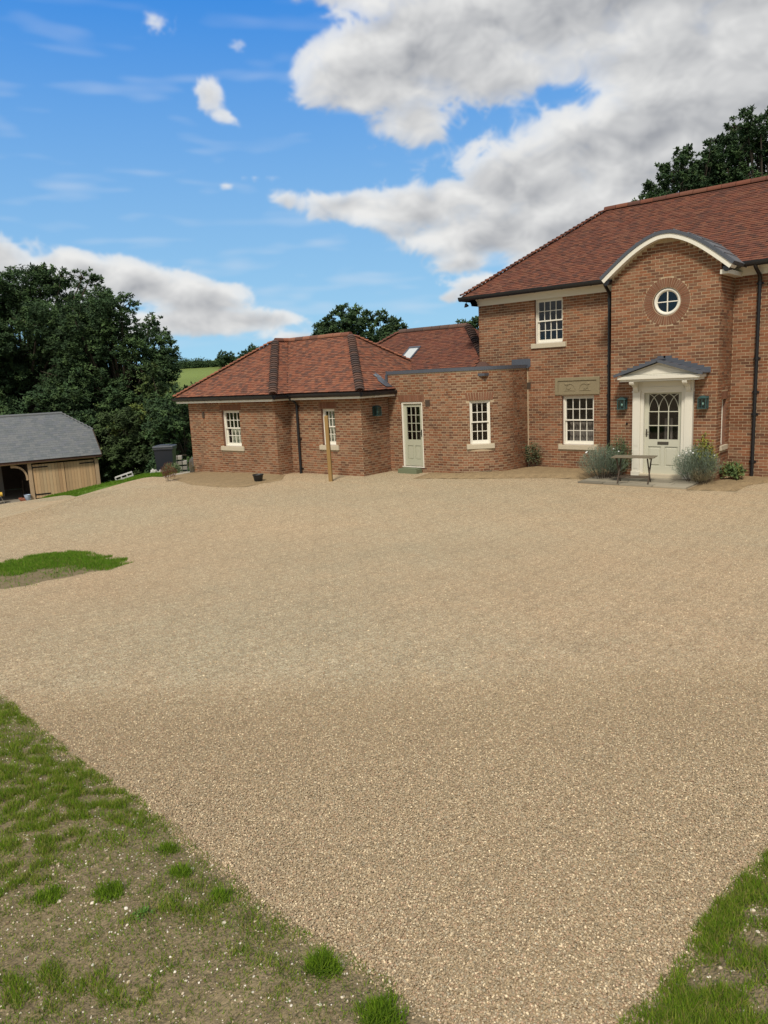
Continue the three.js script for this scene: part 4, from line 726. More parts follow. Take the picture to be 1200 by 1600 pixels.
{ // low grass bank along the far edge of the drive, from the barn door to the wing
  const e = [[62, 783, 39, 1], [75, 781, 37.6, 4], [110, 776.5, 35.8, 6], [150, 769.5, 33.8, 7.5], [199, 759.5, 31.4, 8], [222, 753, 30.2, 7.5], [240, 749, 29.5, 6], [254, 745.5, 28.8, 4]];
  const P = [], I = [], U = [], C = [];
  e.forEach(([x, y, Z, up]) => { const a = rayAt(x, y, Z); P.push(a[0], g(...a) - .03, a[1]); for (const [f, dz] of [[.55, .7], [1, 1.5]]) { const q = atPx(x, y - up * 1.5 * f, Z + dz); P.push(...q); } const q = atPx(x, y - up * 1.5, Z + 4.5); P.push(q[0], q[1] - 1.1, q[2]); for (let k = 0; k < 4; k++) { U.push(P[P.length - 12 + 3 * k], P[P.length - 10 + 3 * k]); C.push(.24, .40, .08); } });
  for (let i = 0; i + 1 < e.length; i++) for (let k = 0; k < 3; k++) { const a = 4 * i + k, b = a + 4; I.push(a, b, a + 1, a + 1, b, b + 1); }
  const q = new THREE.BufferGeometry(); q.setAttribute('position', new THREE.Float32BufferAttribute(P, 3)); q.setAttribute('uv', new THREE.Float32BufferAttribute(U, 2)); q.setAttribute('color', new THREE.Float32BufferAttribute(C, 3)); q.setIndex(I); q.computeVertexNormals(); struct('grass_bank', q, turfMat);
  const r = rng(57); for (let n = 0; n < 14000; n++) { const i = Math.floor(r() * (e.length - 1)), t = r(), k = Math.floor(r() * 2), f = r(), at = (ii, kk) => [0, 1, 2].map(c => P[(4 * ii + kk) * 3 + c]); const a = at(i, k), b = at(i + 1, k), c = at(i, k + 1), d = at(i + 1, k + 1); bankBlades.push([0, 1, 2].map(q => lerp(lerp(a[q], b[q], t), lerp(c[q], d[q], t), f)).concat([.07 * (.5 + .8 * r()), .02, .6])); }
}

// soil beds along the walls
const px = (...l) => l.map(p => onGround(...p));
const bedH = (poly, lift = .05, at = .25) => (u, w) => g(u, w) + .006 + lift * sstep(0, at, edgeDist([u, w], poly)) + .012 * N2(u * 4, w * 4);
const bedA = [rayAt(258, 749, 28.4), ...px([300, 758], [350, 762], [385, 761], [402, 757], [440, 750.5]), [-14.2, 4.5], [-19.7, 4.2]];
const bedL = [...px([644, 748], [668, 740.5]), [-9.4, 2.3], [-8.4, 2.3], [-7.3, 1.4], [-7.05, .2], [-6.9, -.1], [-3.7, -.1], [-3.5, 1.1], [-3.85, 1.25], ...px([912, 749], [880, 748], [850, 747], [745, 748.5])];
const bedR = [[-.87, 2.83], ...px([1110, 767], [1150, 768], [1168, 759], [1215, 752]), [1.6, .35], [4.6, .3], [4.6, -.1], [-.55, -.1], [-.7, 1.1], [-.87, 1.25]];
drape('soil_bed', bedA, bedH(bedA), .3, bedMat); drape('soil_bed', bedL, bedH(bedL, .09, .5), .25, bedMat); drape('soil_bed', bedR, bedH(bedR), .2, bedMat);
drape('path', [[254, 745.5, 28.8], [258, 749, 28.4], [309, 738, 30.4], [309, 733, 31.4], [285, 734, 31.4]].map(p => rayAt(...p)), (u, w) => g(u, w) + .01, .5, std({ color: lin(.42, .37, .29), map: grain }));

// stone paving before the front door
{
  const base = struct('door_paving', box(-3.88, -.86, -.05, .02, 1.19, 2.86), M.mortar), r = rng(9);
  const rows = [[1.2, 1.62, [.62, .9, .7, .8]], [1.62, 2.2, [.9, .6, .85, .67]], [2.2, 2.56, [.5, .78, .6, .62, .52]], [2.56, 2.84, [.74, .46, .92, .9]]];
  for (const [z0, z1, ws] of rows) { let x = -3.87; for (const wd of ws) { const x1 = Math.min(-.87, x + wd); const cv = .62 + .75 * r(), c = [.30, .27, .205].map(v => v * cv); const m = mesh('paving_stone', new RoundedBoxGeometry(x1 - x - .022, .045, z1 - z0 - .022, 1, .006).translate((x + x1) / 2, .0425 + .004 * r(), (z0 + z1) / 2), std({ color: lin(...c), map: grain, bumpMap: grainBump, bumpScale: .002, roughness: .9 }), base); x = x1; } }
}
tag(mesh('door_step', [box(-10.42, -9.62, -.02, .14, wallL() + .05, 2.80, .012), box(-10.36, -9.68, .14, .168, wallL() + .06, 2.76, .008)], M.step), 'sage green timber step under the side door', 'step');
function wallL() { return 2.42; }

// ------------------------------------------------------------------ grass
function bladeGeo(n = 2) { const P = [], I = []; for (let k = 0; k <= n; k++) { const t = k / n, w = .5 * (1 - t * t * .95); P.push(-w, t, t * t * .45, w, t, t * t * .45); } for (let k = 0; k < n; k++) I.push(2 * k, 2 * k + 1, 2 * k + 2, 2 * k + 2, 2 * k + 1, 2 * k + 3); const q = new THREE.BufferGeometry(); q.setAttribute('position', new THREE.Float32BufferAttribute(P, 3)); q.setIndex(I); q.computeVertexNormals(); return q; }
const bladeMat = new THREE.MeshPhysicalMaterial({ color: 0xffffff, roughness: .9, specularIntensity: .15, side: THREE.DoubleSide, transmission: .3, thickness: 0 });
const grassPal = [[.145, .25, .014], [.115, .215, .012], [.19, .29, .026], [.09, .17, .014], [.235, .275, .04], [.27, .245, .08]];
function blades(name, list, parent, pal = grassPal, seed = 5) {   // list of [u, y, w, height, width, lean]
  const m = new THREE.InstancedMesh(bladeGeo(), bladeMat, list.length), r = rng(seed), q = new THREE.Quaternion(), e = new THREE.Euler(), mm = new THREE.Matrix4(), c = new THREE.Color();
  list.forEach((b, i) => { e.set((r() - .5) * b[5] * 2, r() * 6.283, (r() - .5) * b[5] * 2, 'YXZ'); q.setFromEuler(e); mm.compose(V(b[0], b[1], b[2]), q, V(b[4], b[3], b[3])); m.setMatrixAt(i, mm); const k = pal[Math.floor(r() * pal.length)], v = .8 + .45 * r(); m.setColorAt(i, c.setRGB(k[0] * v, k[1] * v, k[2] * v)); });
  m.name = parent ? name : numbered(name); m.castShadow = m.receiveShadow = true; (parent ?? scene).add(m); return m;
}
function stones(name, list, pal, parent, seed = 6) {             // list of [u, y, w, size]
  const geo = new THREE.IcosahedronGeometry(.5, 0); const p = geo.attributes.position; for (let i = 0; i < p.count; i++) { const x = p.getX(i), y = p.getY(i), z = p.getZ(i), k = 1 + .25 * N3(x * 3, y * 3, z * 3); p.setXYZ(i, x * k * 1.15, y * k * .72, z * k); } geo.computeVertexNormals();
  const m = new THREE.InstancedMesh(geo, new THREE.MeshPhysicalMaterial({ roughness: .9, specularIntensity: .3 }), list.length), r = rng(seed), q = new THREE.Quaternion(), e = new THREE.Euler(), mm = new THREE.Matrix4(), c = new THREE.Color();
  list.forEach((b, i) => { e.set((r() - .5) * 1.2, r() * 6.283, (r() - .5) * 1.2); q.setFromEuler(e); mm.compose(V(b[0], b[1], b[2]), q, V(b[3] * (.8 + .5 * r()), b[3] * (.8 + .3 * r()), b[3] * (.8 + .5 * r()))); m.setMatrixAt(i, mm); const k = pal[Math.floor(r() * pal.length)], v = .82 + .36 * r(); m.setColorAt(i, c.setRGB(k[0] * v, k[1] * v, k[2] * v)); });
  m.name = parent ? name : numbered(name); m.castShadow = m.receiveShadow = true; (parent ?? scene).add(m); return m;
}
const leftEdge = px([-60, 1030], [0, 1080], [60, 1130], [130, 1192], [165, 1212], [205, 1240], [280, 1292], [360, 1362], [440, 1425], [520, 1478], [600, 1530], [660, 1568], [712, 1600]);
const rough = (pts, amp, step = .09) => { const o = []; for (let i = 0; i + 1 < pts.length; i++) { const a = pts[i], b = pts[i + 1], L = Math.hypot(b[0] - a[0], b[1] - a[1]), n = Math.max(1, Math.round(L / step)), nx = -(b[1] - a[1]) / L, nz = (b[0] - a[0]) / L; for (let k = 0; k < n; k++) { const u = lerp(a[0], b[0], k / n), w = lerp(a[1], b[1], k / n), d = i + k ? amp * (N2(u * 1.6, w * 1.6) + .7 * N2(u * 5, w * 5) + .45 * N2(u * 14, w * 14)) : 0; o.push([u + nx * d, w + nz * d]); } } o.push(pts[pts.length - 1]); return o; };
const leftPatch = [...rough(leftEdge, .022), ...[[1.05, 1.2], [1.2, .6], [1.2, -1], [-6, -1], [-8, 1], [-8, 6]].map(([X, Z]) => toUW(X, Z))];
const rightEdge = px([1290, 1225], [1250, 1268], [1200, 1322], [1150, 1375], [1100, 1432], [1060, 1490], [1010, 1552], [968, 1600]);
const rightPatch = [...rough(rightEdge, .018), ...[[.9, 1.1], [.95, .6], [1.2, -1], [7, -1], [7, 5]].map(([X, Z]) => toUW(X, Z))];
const island = rough(px([-60, 892], [-30, 884], [0, 879], [40, 870], [90, 863], [140, 862], [175, 870], [206, 879], [170, 891], [110, 905], [60, 914], [0, 923], [-60, 934]), .11, .25);
const lawnH = (poly, lift, at) => (u, w) => g(u, w) - .004 + lift * sstep(0, at, edgeDist([u, w], poly)) + .012 * N2(u * 2.2, w * 2.2) * sstep(0, at, edgeDist([u, w], poly));
const hL = lawnH(leftPatch, .05, .35), hR = lawnH(rightPatch, .05, .35), hI = lawnH(island, .05, .9);
drape('grass_verge', leftPatch, hL, .14, soilMat); drape('grass_verge', rightPatch, hR, .14, soilMat); drape('grass_island', island, hI, .3, soilMat);
const spots = (l) => l.map(([x, y, r, d]) => { const [u, w] = onGround(x, y); return [u, w, r, d]; });
function sow(poly, h, n, dens, seed, size, wid, side, lean = .55, zmax = 52) {      // even over the wedge of ground that the camera sees
  const r = rng(seed), out = [];
  for (let i = 0; i < n; i++) { const Z = Math.sqrt(lerp(.7, zmax, r())), X = side * r() * (.64 * Z + .75), p = toUW(X, Z); if (!inside(p, poly)) continue; const d = dens(p[0], p[1]); if (r() > d) continue; const s = size * (.45 + .75 * r()) * (.55 + .55 * Math.min(1, d)); out.push([p[0], h(p[0], p[1]) - .004, p[1], s, wid * (.7 + .6 * r()), lean]); }
  return out;
}
const spotsL = spots([[20, 1120, .35, .9], [40, 1190, .4, .85], [10, 1255, .35, 1], [75, 1235, .3, .8], [110, 1290, .28, .6], [165, 1265, .25, .7], [190, 1225, .3, .35], [30, 1330, .3, .5], [60, 1350, .22, .5], [225, 1290, .16, .45], [18, 1418, .12, .8], [45, 1400, .12, .5], [405, 1350, .1, .2], [100, 1320, .12, .5], [265, 1445, .1, .5], [300, 1425, .12, .6], [355, 1420, .1, .45], [140, 1560, .14, .6], [220, 1565, .16, .75], [25, 1570, .15, .8], [60, 1545, .15, .5], [400, 1500, .1, .3], [570, 1500, .1, .4], [620, 1560, .1, .3], [480, 1580, .1, .4], [330, 1350, .1, .35], [210, 1340, .12, .3], [240, 1400, .08, .3]]);
const densL = (u, w) => { let d = .15 + .5 * Math.pow(Math.max(0, N2(u * 1.7, w * 1.7) * .6 + N2(u * 5, w * 5) * .5), 1.5); for (const s of spotsL) { const q = ((u - s[0]) ** 2 + (w - s[1]) ** 2) / (s[2] * s[2]); if (q < 4) d += s[3] * .8 * Math.exp(-q * 1.2) * clamp(.45 + 1.3 * N2(u * 6 + 4, w * 6) + .5 * N2(u * 17, w * 17)); } return Math.min(1, d); };
const bl = blades('grass', sow(leftPatch, hL, 1150000, densL, 51, .036, .0028, -1), null); tag(bl, 'sparse green grass seeded on the bare soil verge, near side of the drive', 'grass').userData.kind = 'stuff';
const spotsR = spots([[1182, 1435, .06, -.9], [1190, 1480, .07, -.8], [1125, 1530, .07, -.9], [1085, 1545, .05, -.7], [1110, 1590, .05, -.5], [1195, 1585, .06, -.7]]);
const densR = (u, w) => { let d = .62 + .3 * N2(u * 2.4 + 3, w * 2.4) + .3 * N2(u * 8, w * 8); for (const s of spotsR) d += s[3] * Math.exp(-((u - s[0]) ** 2 + (w - s[1]) ** 2) / (s[2] * s[2])); return clamp(d, .06, .95) * sstep(-.03, .05, edgeDist([u, w], rightPatch) + .03 * N2(u * 14, w * 14)); };
const br = blades('grass', sow(rightPatch, hR, 650000, densR, 52, .045, .0029, 1, .55, 12), null, grassPal, 7); tag(br, 'thicker green grass with bare patches on the verge in the corner opposite the sparse one', 'grass').userData.kind = 'stuff';
const islandMid = onGround(75, 885);
const densI = (u, w) => { const [X, Z] = toXZ(u, w); const e = edgeDist([u, w], island); const [gx, gz] = toXZ(...onGround(100, 893)); const far2 = sstep(-.5, .6, (Z - gz) + .05 - (X - gx) * .12 + .5 * N2(u, w)); return clamp(.03 + .97 * far2 * clamp(.75 + .5 * N2(u * 1.8, w * 1.8))) * sstep(-.1, .3, e + .3 * N2(u * 2.5, w * 2.5)); };
{ const r = rng(53), out = [], xs = island.map(p => p[0]), zs = island.map(p => p[1]); for (let i = 0; i < 90000; i++) { const p = [lerp(Math.min(...xs), Math.max(...xs), r()), lerp(Math.min(...zs), Math.max(...zs), r())]; if (!inside(p, island) || r() > densI(...p)) continue; out.push([p[0], hI(...p) - .005, p[1], .06 * (.4 + .8 * r()), .009, .6]); } tag(blades('grass', out, null, [[.10, .225, .014], [.085, .195, .012], [.13, .25, .022], [.18, .235, .04]], 8), 'bright green grass on the low island that juts into the gravel', 'grass').userData.kind = 'stuff'; }
{ // rough grass between the drive and the barn
  const r = rng(54), out = [], c = toXZ(...onGround(190, 748)); out.push(...bankBlades);
  for (let i = 0; i < 40000; i++) { const X = lerp(-19, -8.5, r()), Z = lerp(29, 44, r()), p = toUW(X, Z); if (inside(p, gravelOut)) continue; out.push([p[0], g(...p) - .05, p[1], .12 * (.5 + .9 * r()), .022, .6]); }
  tag(blades('grass', out, null, [[.11, .22, .016], [.09, .19, .014], [.14, .245, .025]], 9), 'mown grass bank falling from the drive to the barn', 'grass').userData.kind = 'stuff'; }
// pale flints on the bare soil; loose pebbles of the drive nearest the camera
{ const r = rng(55), out = []; for (const [poly, h, n] of [[leftPatch, hL, 52000], [rightPatch, hR, 52000]]) { for (let i = 0; i < n; i++) { const Z = Math.sqrt(lerp(.7, 52, r())), X = (r() - .5) * 2 * (.64 * Z + .75), p = toUW(X, Z); if (!inside(p, poly)) continue; const s = r(); out.push([p[0], h(...p) + .001, p[1], s > .96 ? .010 + .008 * r() : .0035 + .005 * r()]); } }
  tag(stones('flint', out, [[.62, .56, .46], [.50, .42, .31], [.36, .29, .20], [.70, .66, .58], [.22, .17, .12], [.20, .15, .10]], null, 12), 'pale flints scattered over the soil of the verges', 'stones').userData.kind = 'stuff'; }
{ const r = rng(56), out = []; while (out.length < 430000) { const Z = Math.sqrt(lerp(.8, 46, r())), X = (r() - .5) * 1.26 * (Z + .8), p = toUW(X, Z); if (r() > 1.1 - sstep(2.2, 6.8, Z) * 1.1) continue; if (inside(p, leftPatch) && edgeDist(p, leftPatch) > .2 * r() ** 3) continue; if (inside(p, rightPatch) && edgeDist(p, rightPatch) > .2 * r() ** 3) continue; out.push([p[0], g(...p) - .006 + .008 * r() * sstep(6.8, 5, Z), p[1], .0036 + .0052 * r()]); }
  for (let i = 0; i < 200000; i++) { const Z = Math.sqrt(lerp(20, 620, r())), X = (r() - .5) * 1.12 * Z, p = toUW(X, Z); if (r() > sstep(4.5, 7, Z) || inside(p, leftPatch) || inside(p, island) || !inside(p, gravelOut) || (p[1] < 3 && p[0] > -4.2) || p[1] < 1.6) continue; out.push([p[0], g(...p) + .001, p[1], .008 + .011 * r() * r()]); }
  tag(stones('gravel', out, stonePal.map((c, i) => c.map(v => v * (i % 3 === 0 ? .72 : i % 3 === 1 ? 1.55 : 1.2))), null, 13), 'loose buff gravel stones lying over the whole drive', 'gravel').userData.kind = 'stuff'; }
// the tufts one can pick out
const tuftAt = (x, y, rad, hgt, n, label, seed) => { const [u, w] = onGround(x, y), t = thing('grass_tuft', label, 'grass tuft', [u, hL(u, w), w], 0, 'single tufts on the bare verge'), r = rng(seed), l = []; for (let i = 0; i < n; i++) { const a = r() * 6.283, q = rad * (.55 + .75 * Math.abs(N2(seed + Math.cos(a), Math.sin(a)))) * Math.pow(r(), .62) * 1.45; l.push([q * Math.cos(a), -.004, q * Math.sin(a), hgt * (.4 + .8 * r()) * (1.05 - .45 * q / rad), .0036, .6]); } const P = []; const m = blades('blades', l, t, grassPal.slice(0, 4), seed); m.userData.kind = 'stuff'; return t; };
tuftAt(502, 1518, .062, .075, 900, 'largest bright green tuft of grass close to the gravel edge', 61);
tuftAt(592, 1598, .075, .07, 1000, 'broad dark green tuft below the largest one, cut by the bottom of the picture', 62);
tuftAt(262, 1332, .045, .055, 380, 'small upright tuft nearest the far end of the bare soil, uppermost of the small tufts', 63);
tuftAt(281, 1374, .045, .055, 380, 'small bright tuft just below the uppermost small tuft', 64);
tuftAt(343, 1406, .045, .05, 360, 'small round tuft halfway down the gravel edge', 65);
tuftAt(172, 1412, .058, .055, 520, 'short spreading tuft alone on bare soil, away from the gravel edge', 66);
tuftAt(78, 1418, .062, .05, 480, 'low wide tuft near the picture edge beside the flints', 67);

// ------------------------------------------------------------------ timber cart barn down the slope
const barnAt = toUW(-19.18, 40), barnTurn = 1.2466, BY = -2.455;
function buildBarn() {
  const b = thing('timber_barn', 'oak cart barn with grey slate half-hipped roof and one open bay', 'barn', [barnAt[0], BY, barnAt[1]], barnTurn);
  b.updateWorldMatrix(true, true);
  const Sl = new Pieces('slate', 'slate', 'slate_courses'), r = rng(71), yE = 2.19, yR = 4.49, zE = .38, zR = -3, xR = 3.78, xL = -8.4;
  mesh('floor_slab', box(xL + .2, 3.55, -.35, .0, -5.9, .55), M.concrete, b);
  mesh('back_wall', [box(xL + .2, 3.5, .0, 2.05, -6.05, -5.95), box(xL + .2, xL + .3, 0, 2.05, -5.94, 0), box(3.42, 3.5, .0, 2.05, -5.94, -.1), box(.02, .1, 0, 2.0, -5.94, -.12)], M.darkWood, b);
  mesh('gable_wall', extr([[-6, 2.05], [-.05, 2.05], [-1.5, 3.3], [-4.5, 3.3]], .06).applyMatrix4(new THREE.Matrix4().makeRotationY(-Math.PI / 2)).translate(3.5, 0, 0), M.oak, b);
  for (const x of [-6.5, -3.2, .02, 3.48]) mesh('oak_post', box(x - .1, x + .1, 0, 1.98, -.12, .08, .01), M.oakPost, b);
  mesh('eaves_beam', box(xL + .2, 3.6, 1.98, 2.14, -.1, .09, .01), M.oakPost, b);
  const brace = (x, s) => { const pts = []; for (let i = 0; i <= 10; i++) { const t = i / 10, a = t * Math.PI / 2; pts.push([x + s * (.1 + .82 * (1 - Math.cos(a * .98)) ** 1.15), 1.1 + .86 * Math.sin(a)]); } const o = pts.map(([px, py]) => [px, py]), inn = pts.map(([px, py], i) => [px + s * .11 * (1 - i / 10), py - .13 * (i / 10) - .02]).reverse(); return extr([...o, ...inn], .09).translate(0, 0, -.06); };
  for (const [x, s] of [[.0, -1], [-3.2, 1], [-3.2, -1], [-6.5, 1]]) mesh('brace', brace(x, s), M.oakPost, b);
  mesh('inner_post', [box(-1.35, -1.15, 0, 2, -3.2, -3.0), box(-1.62, -1.52, 0, 2, -3.2, -3.1)], std({ color: lin(.30, .29, .27), map: woodTex }), b);
  mesh('tool', [bar([-.36, 0, -1.2], [-.30, 1.0, -1.3], .025), box(-.42, -.26, 0, .16, -1.24, -1.18)], M.darkWood, b);
  // a pair of boarded doors
  for (const [x0, x1, hx] of [[.14, 1.76, 1], [1.78, 3.36, -1]]) {
    const leaf = mesh('barn_door', [box(x0 + .03, x1 - .03, .32, .46, -.06, -.02), box(x0 + .03, x1 - .03, 1.5, 1.64, -.06, -.02)], M.oakPost, b), n = 10, w = (x1 - x0) / n;
    for (let i = 0; i < n; i++) { const k = .82 + .34 * r(), t = .05 * (r() - .5); mesh('plank', new RoundedBoxGeometry(w - .008, 1.84, .03, 1, .004).translate(x0 + (i + .5) * w, .97, .004 * r()), std({ color: lin(.54 * k, (.385 + t) * k, (.225 + t) * k), map: woodTex, roughness: .8 }), leaf); }
    const a = hx > 0 ? x0 : x1;
    for (const y of [.25, 1.74]) mesh('strap_hinge', [box(a, a + hx * .78, y - .035, y + .035, .022, .036), box(a - .03, a + .03, y - .1, y + .1, .022, .04)], M.iron, leaf);
  }
  // slate roof
  const k = (yR - yE) / (zE - zR), nn = Math.hypot(1, k), yH = 3.50, tH = (yH - yE) / k * nn, sl = (yR - yE) / k * nn;
  const P = [[0, 0], [xR - xL, 0], [xR - xL, tH], [xR - xL - 1.38, sl], [0, sl]], S = V(0, k / nn, -1 / nn);
  const zH = zE - tH / nn, zB = 2 * zR - zE, zHB = 2 * zR - zH, hipTop = [xR - 1.38, yR, zR];
  const roof = mesh('slate_roof', [roofDeck(V(xL, yE, zE), V(1, 0, 0), S, P), roofDeck(V(xL, yE, zB), V(1, 0, 0), V(0, k / nn, 1 / nn), P), poly([[xR, yH, zH], [xR, yH, zHB], hipTop], [[0, 1, 2]]), box(xL, xR - .02, yE - .14, yE - .03, zE - .05, zE - .02)], M.deck, b);
  const wm = b.matrixWorld, dirW = v => v.clone().transformDirection(wm), O = V(xL, yE, zE).applyMatrix4(wm);
  tiles(Sl, roof, O, dirW(V(1, 0, 0)), dirW(S), P.map(([s, t]) => [s, t ? t : -.04]), { gauge: .2, width: .27, pal: slatePal, thick: .008, lift: .012, r });
  const hn = V(yR - yH, 0, 0), hs = V(hipTop[0] - xR, yR - yH, 0), hl = hs.length();
  tiles(Sl, roof, V(xR, yH, zH).applyMatrix4(wm), dirW(V(0, 0, -1)), dirW(hs.normalize()), [[0, 0], [zH - zHB, 0], [(zH - zHB) / 2, hl]], { gauge: .2, width: .27, pal: slatePal, thick: .008, lift: .012, r });
  mesh('ridge_capping', [bar([xL, yR + .01, zR], [hipTop[0], yR + .01, zR], .07, 8), bar([xR, yH + .01, zH], [hipTop[0], yR + .01, zR], .05, 8)], std({ color: lin(.12, .13, .14) }), roof);
  mesh('verge_board', [beam([xR - .03, yE - .06, zE], [xR - .03, yH - .06, zH], .04, .16)], M.darkWood, roof);
  Sl.finish();
}
buildBarn();
const barnPt = (x, y, z) => { const c = Math.cos(barnTurn), s = Math.sin(barnTurn); return [barnAt[0] + x * c + z * s, BY + y, barnAt[1] - x * s + z * c]; };
{ const t = thing('bucket', 'pale blue plastic bucket standing in the open barn bay', 'bucket', barnPt(-.28, .0, .15)); mesh('pail', new THREE.LatheGeometry([[.0, .005], [.12, .005], [.165, .30], [.175, .30], [.175, .32], [.158, .32], [.112, .02], [0, .02]].map(p => new THREE.Vector2(...p)), 24), std({ color: lin(.42, .52, .68), side: THREE.DoubleSide, roughness: .5 }), t); mesh('handle', new THREE.TorusGeometry(.165, .006, 6, 24, Math.PI).rotateX(1.25).translate(0, .3, 0), M.iron, t); }
tag(mesh('brick_pallet', [0, 1, 2, 3].map(i => { const p = barnPt(-.62, .05 + .0 * i, .12), q = new RoundedBoxGeometry(.2, .07, .42, 1, .01); q.rotateY(barnTurn); return q.translate(p[0] + (i % 2) * .22 - .1, p[1] + .037 * (i > 1 ? 2 : 0), p[2] + (i > 1 ? .05 : 0) - .1); }), std({ color: lin(.36, .13, .075), map: grain })), 'few loose red bricks on the concrete beside the blue bucket', 'bricks');
{ const t = thing('garden_machine', 'yellow and black garden machine on a silver stand in the open barn bay', 'garden machine', barnPt(-1.75, 0, .2), barnTurn);
  mesh('engine', [new RoundedBoxGeometry(.34, .22, .3, 2, .05).translate(0, .5, 0), new THREE.CylinderGeometry(.12, .12, .14, 16).rotateZ(Math.PI / 2).translate(.2, .5, .02)], std({ color: lin(.62, .40, .06), roughness: .4 }), t);
  mesh('deck', [new RoundedBoxGeometry(.5, .22, .4, 2, .06).translate(-.05, .28, 0), new RoundedBoxGeometry(.22, .42, .2, 2, .05).translate(-.05, .78, -.1)], M.plastic, t);
  mesh('guard', new RoundedBoxGeometry(.2, .1, .34, 2, .03).translate(-.2, .44, .03), std({ color: lin(.4, .05, .03), roughness: .5 }), t);
  for (const z of [-.14, .14]) mesh('stand', bar([.16, .42, z], [.32, 0, z], .016), std({ color: lin(.6, .6, .6), metalness: .8, roughness: .35 }), t);
  mesh('handle', tube([[-.1, .95, -.15], [.0, 1.05, -.1], [.1, 1.12, -.05], [.12, 1.0, .05]], .018), std({ color: lin(.6, .6, .6), metalness: .8, roughness: .35 }), t);
  for (const z of [-.2, .2]) mesh('wheel', [new THREE.CylinderGeometry(.14, .14, .06, 18).rotateX(Math.PI / 2).translate(-.2, .14, z)], M.black, t); }

// ------------------------------------------------------------------ things standing about
{ const [u, w] = onGround(517, 752); const t = thing('wooden_post', 'tall square wooden post standing in the gravel before the low wing', 'post', [u, g(u, w), w], .5);
  mesh('shaft', new RoundedBoxGeometry(.115, 2.14, .115, 1, .006).translate(0, 1.02, 0).rotateZ(.012), M.postWood, t); mesh('cap', new THREE.CylinderGeometry(.05, .078, .03, 4).rotateY(Math.PI / 4).translate(-.025, 2.10, 0), M.postWood, t); }
{ const [u, w] = onGround(404, 754); const t = thing('plant_pot', 'black plastic pot at the edge of the soil bed by the far wing wall', 'plant pot', [u, g(u, w), w]);
  mesh('tub', new THREE.LatheGeometry([[0, 0], [.12, 0], [.17, .25], [.185, .25], [.185, .28], [.165, .28], [.15, .2], [0, .2]].map(p => new THREE.Vector2(...p)), 28), std({ color: lin(.012, .013, .014), side: THREE.DoubleSide, roughness: .5 }), t); mesh('soil', new THREE.CircleGeometry(.15, 20).rotateX(-Math.PI / 2).translate(0, .215, 0), soilMat, t); }
{ const t = thing('garden_table', 'small weathered folding table on the paving before the front door', 'table', [-2.37, .066, 2.5], .17);
  for (let i = 0; i < 6; i++) mesh('slat', new RoundedBoxGeometry(1.12, .022, .085, 1, .004).translate(0, .715, (i - 2.5) * .093), M.greyWood, t);
  for (const x of [-.46, .46]) mesh('batten', box(x - .02, x + .02, .675, .703, -.26, .26), M.greyWood, t);
  for (const x of [-.40, .40]) for (const s of [-1, 1]) mesh('leg', beam([x + s * .012, .68, -s * .22], [x + s * .012, 0, s * .24], .03, .04), M.darkWood, t);
  for (const z of [-.13, .13]) mesh('stretcher', beam([-.4, .17, z], [.4, .17, z], .028, .028), M.darkWood, t); }
{ const [X, Z] = [-9.72, 33.2], [u, w] = toUW(X, Z), y = 3.2 - .1173 * 33.2 - .02; const t = thing('wheeled_bin', 'large dark wheeled bin with grey lid behind the far corner of the wing', 'bin', [u, Math.max(y, g(u, w)), w], .75);
  const bb = new THREE.BoxGeometry(.78, 1.05, .7), p = bb.attributes.position; for (let i = 0; i < p.count; i++) { const k = p.getY(i) < 0 ? .86 : 1; p.setX(i, p.getX(i) * k); p.setZ(i, p.getZ(i) * k); } bb.computeVertexNormals();
  t.scale.set(1.05, 1.18, 1.05);
  mesh('tub', [bb.translate(0, .58, 0), box(-.42, .42, 1.02, 1.09, -.38, .38, .015)], M.plastic, t);
  mesh('lid', [new RoundedBoxGeometry(.88, .09, .8, 2, .035).translate(0, 1.135, 0), new RoundedBoxGeometry(.5, .04, .5, 2, .015).translate(0, 1.19, 0)], std({ color: lin(.05, .06, .075), roughness: .5 }), t);
  for (const x of [-.34, .34]) mesh('wheel', new THREE.CylinderGeometry(.12, .12, .07, 18).rotateZ(Math.PI / 2).translate(x, .12, -.33), M.black, t); }
{ const [u, w] = toUW(-9.75, 35.2), y = g(u, w), t = thing('brick_stack', 'stack of pale concrete blocks with gaps beside the dark bin', 'block stack', [u, y - .05, w], .9), r = rng(81);
  mesh('pallet', [box(-.45, .45, 0, .04, -.4, .4), box(-.45, .45, .1, .13, -.4, .4), box(-.45, -.37, .04, .1, -.4, .4), box(.37, .45, .04, .1, -.4, .4)], M.greyWood, t);
  for (let j = 0; j < 4; j++) for (let i = 0; i < 4; i++) { if (j === 3 && i === 3) continue; mesh('block', new RoundedBoxGeometry(.19, .17, .5, 1, .01).translate((i - 1.5) * .215 + .02 * r(), .28 + j * .245 + .01 * r(), .05 * r()), std({ color: lin(...[.34, .32, .29].map(v => v * (.8 + .1 * ((i * 7 + j * 3) % 4)))), map: grain }), t); if (i === 0) mesh('spacer', [box(-.42, .42, .155 + (j + 1) * .245 - .04, .155 + (j + 1) * .245 - .012, -.2, -.14)], M.darkWood, t); } }
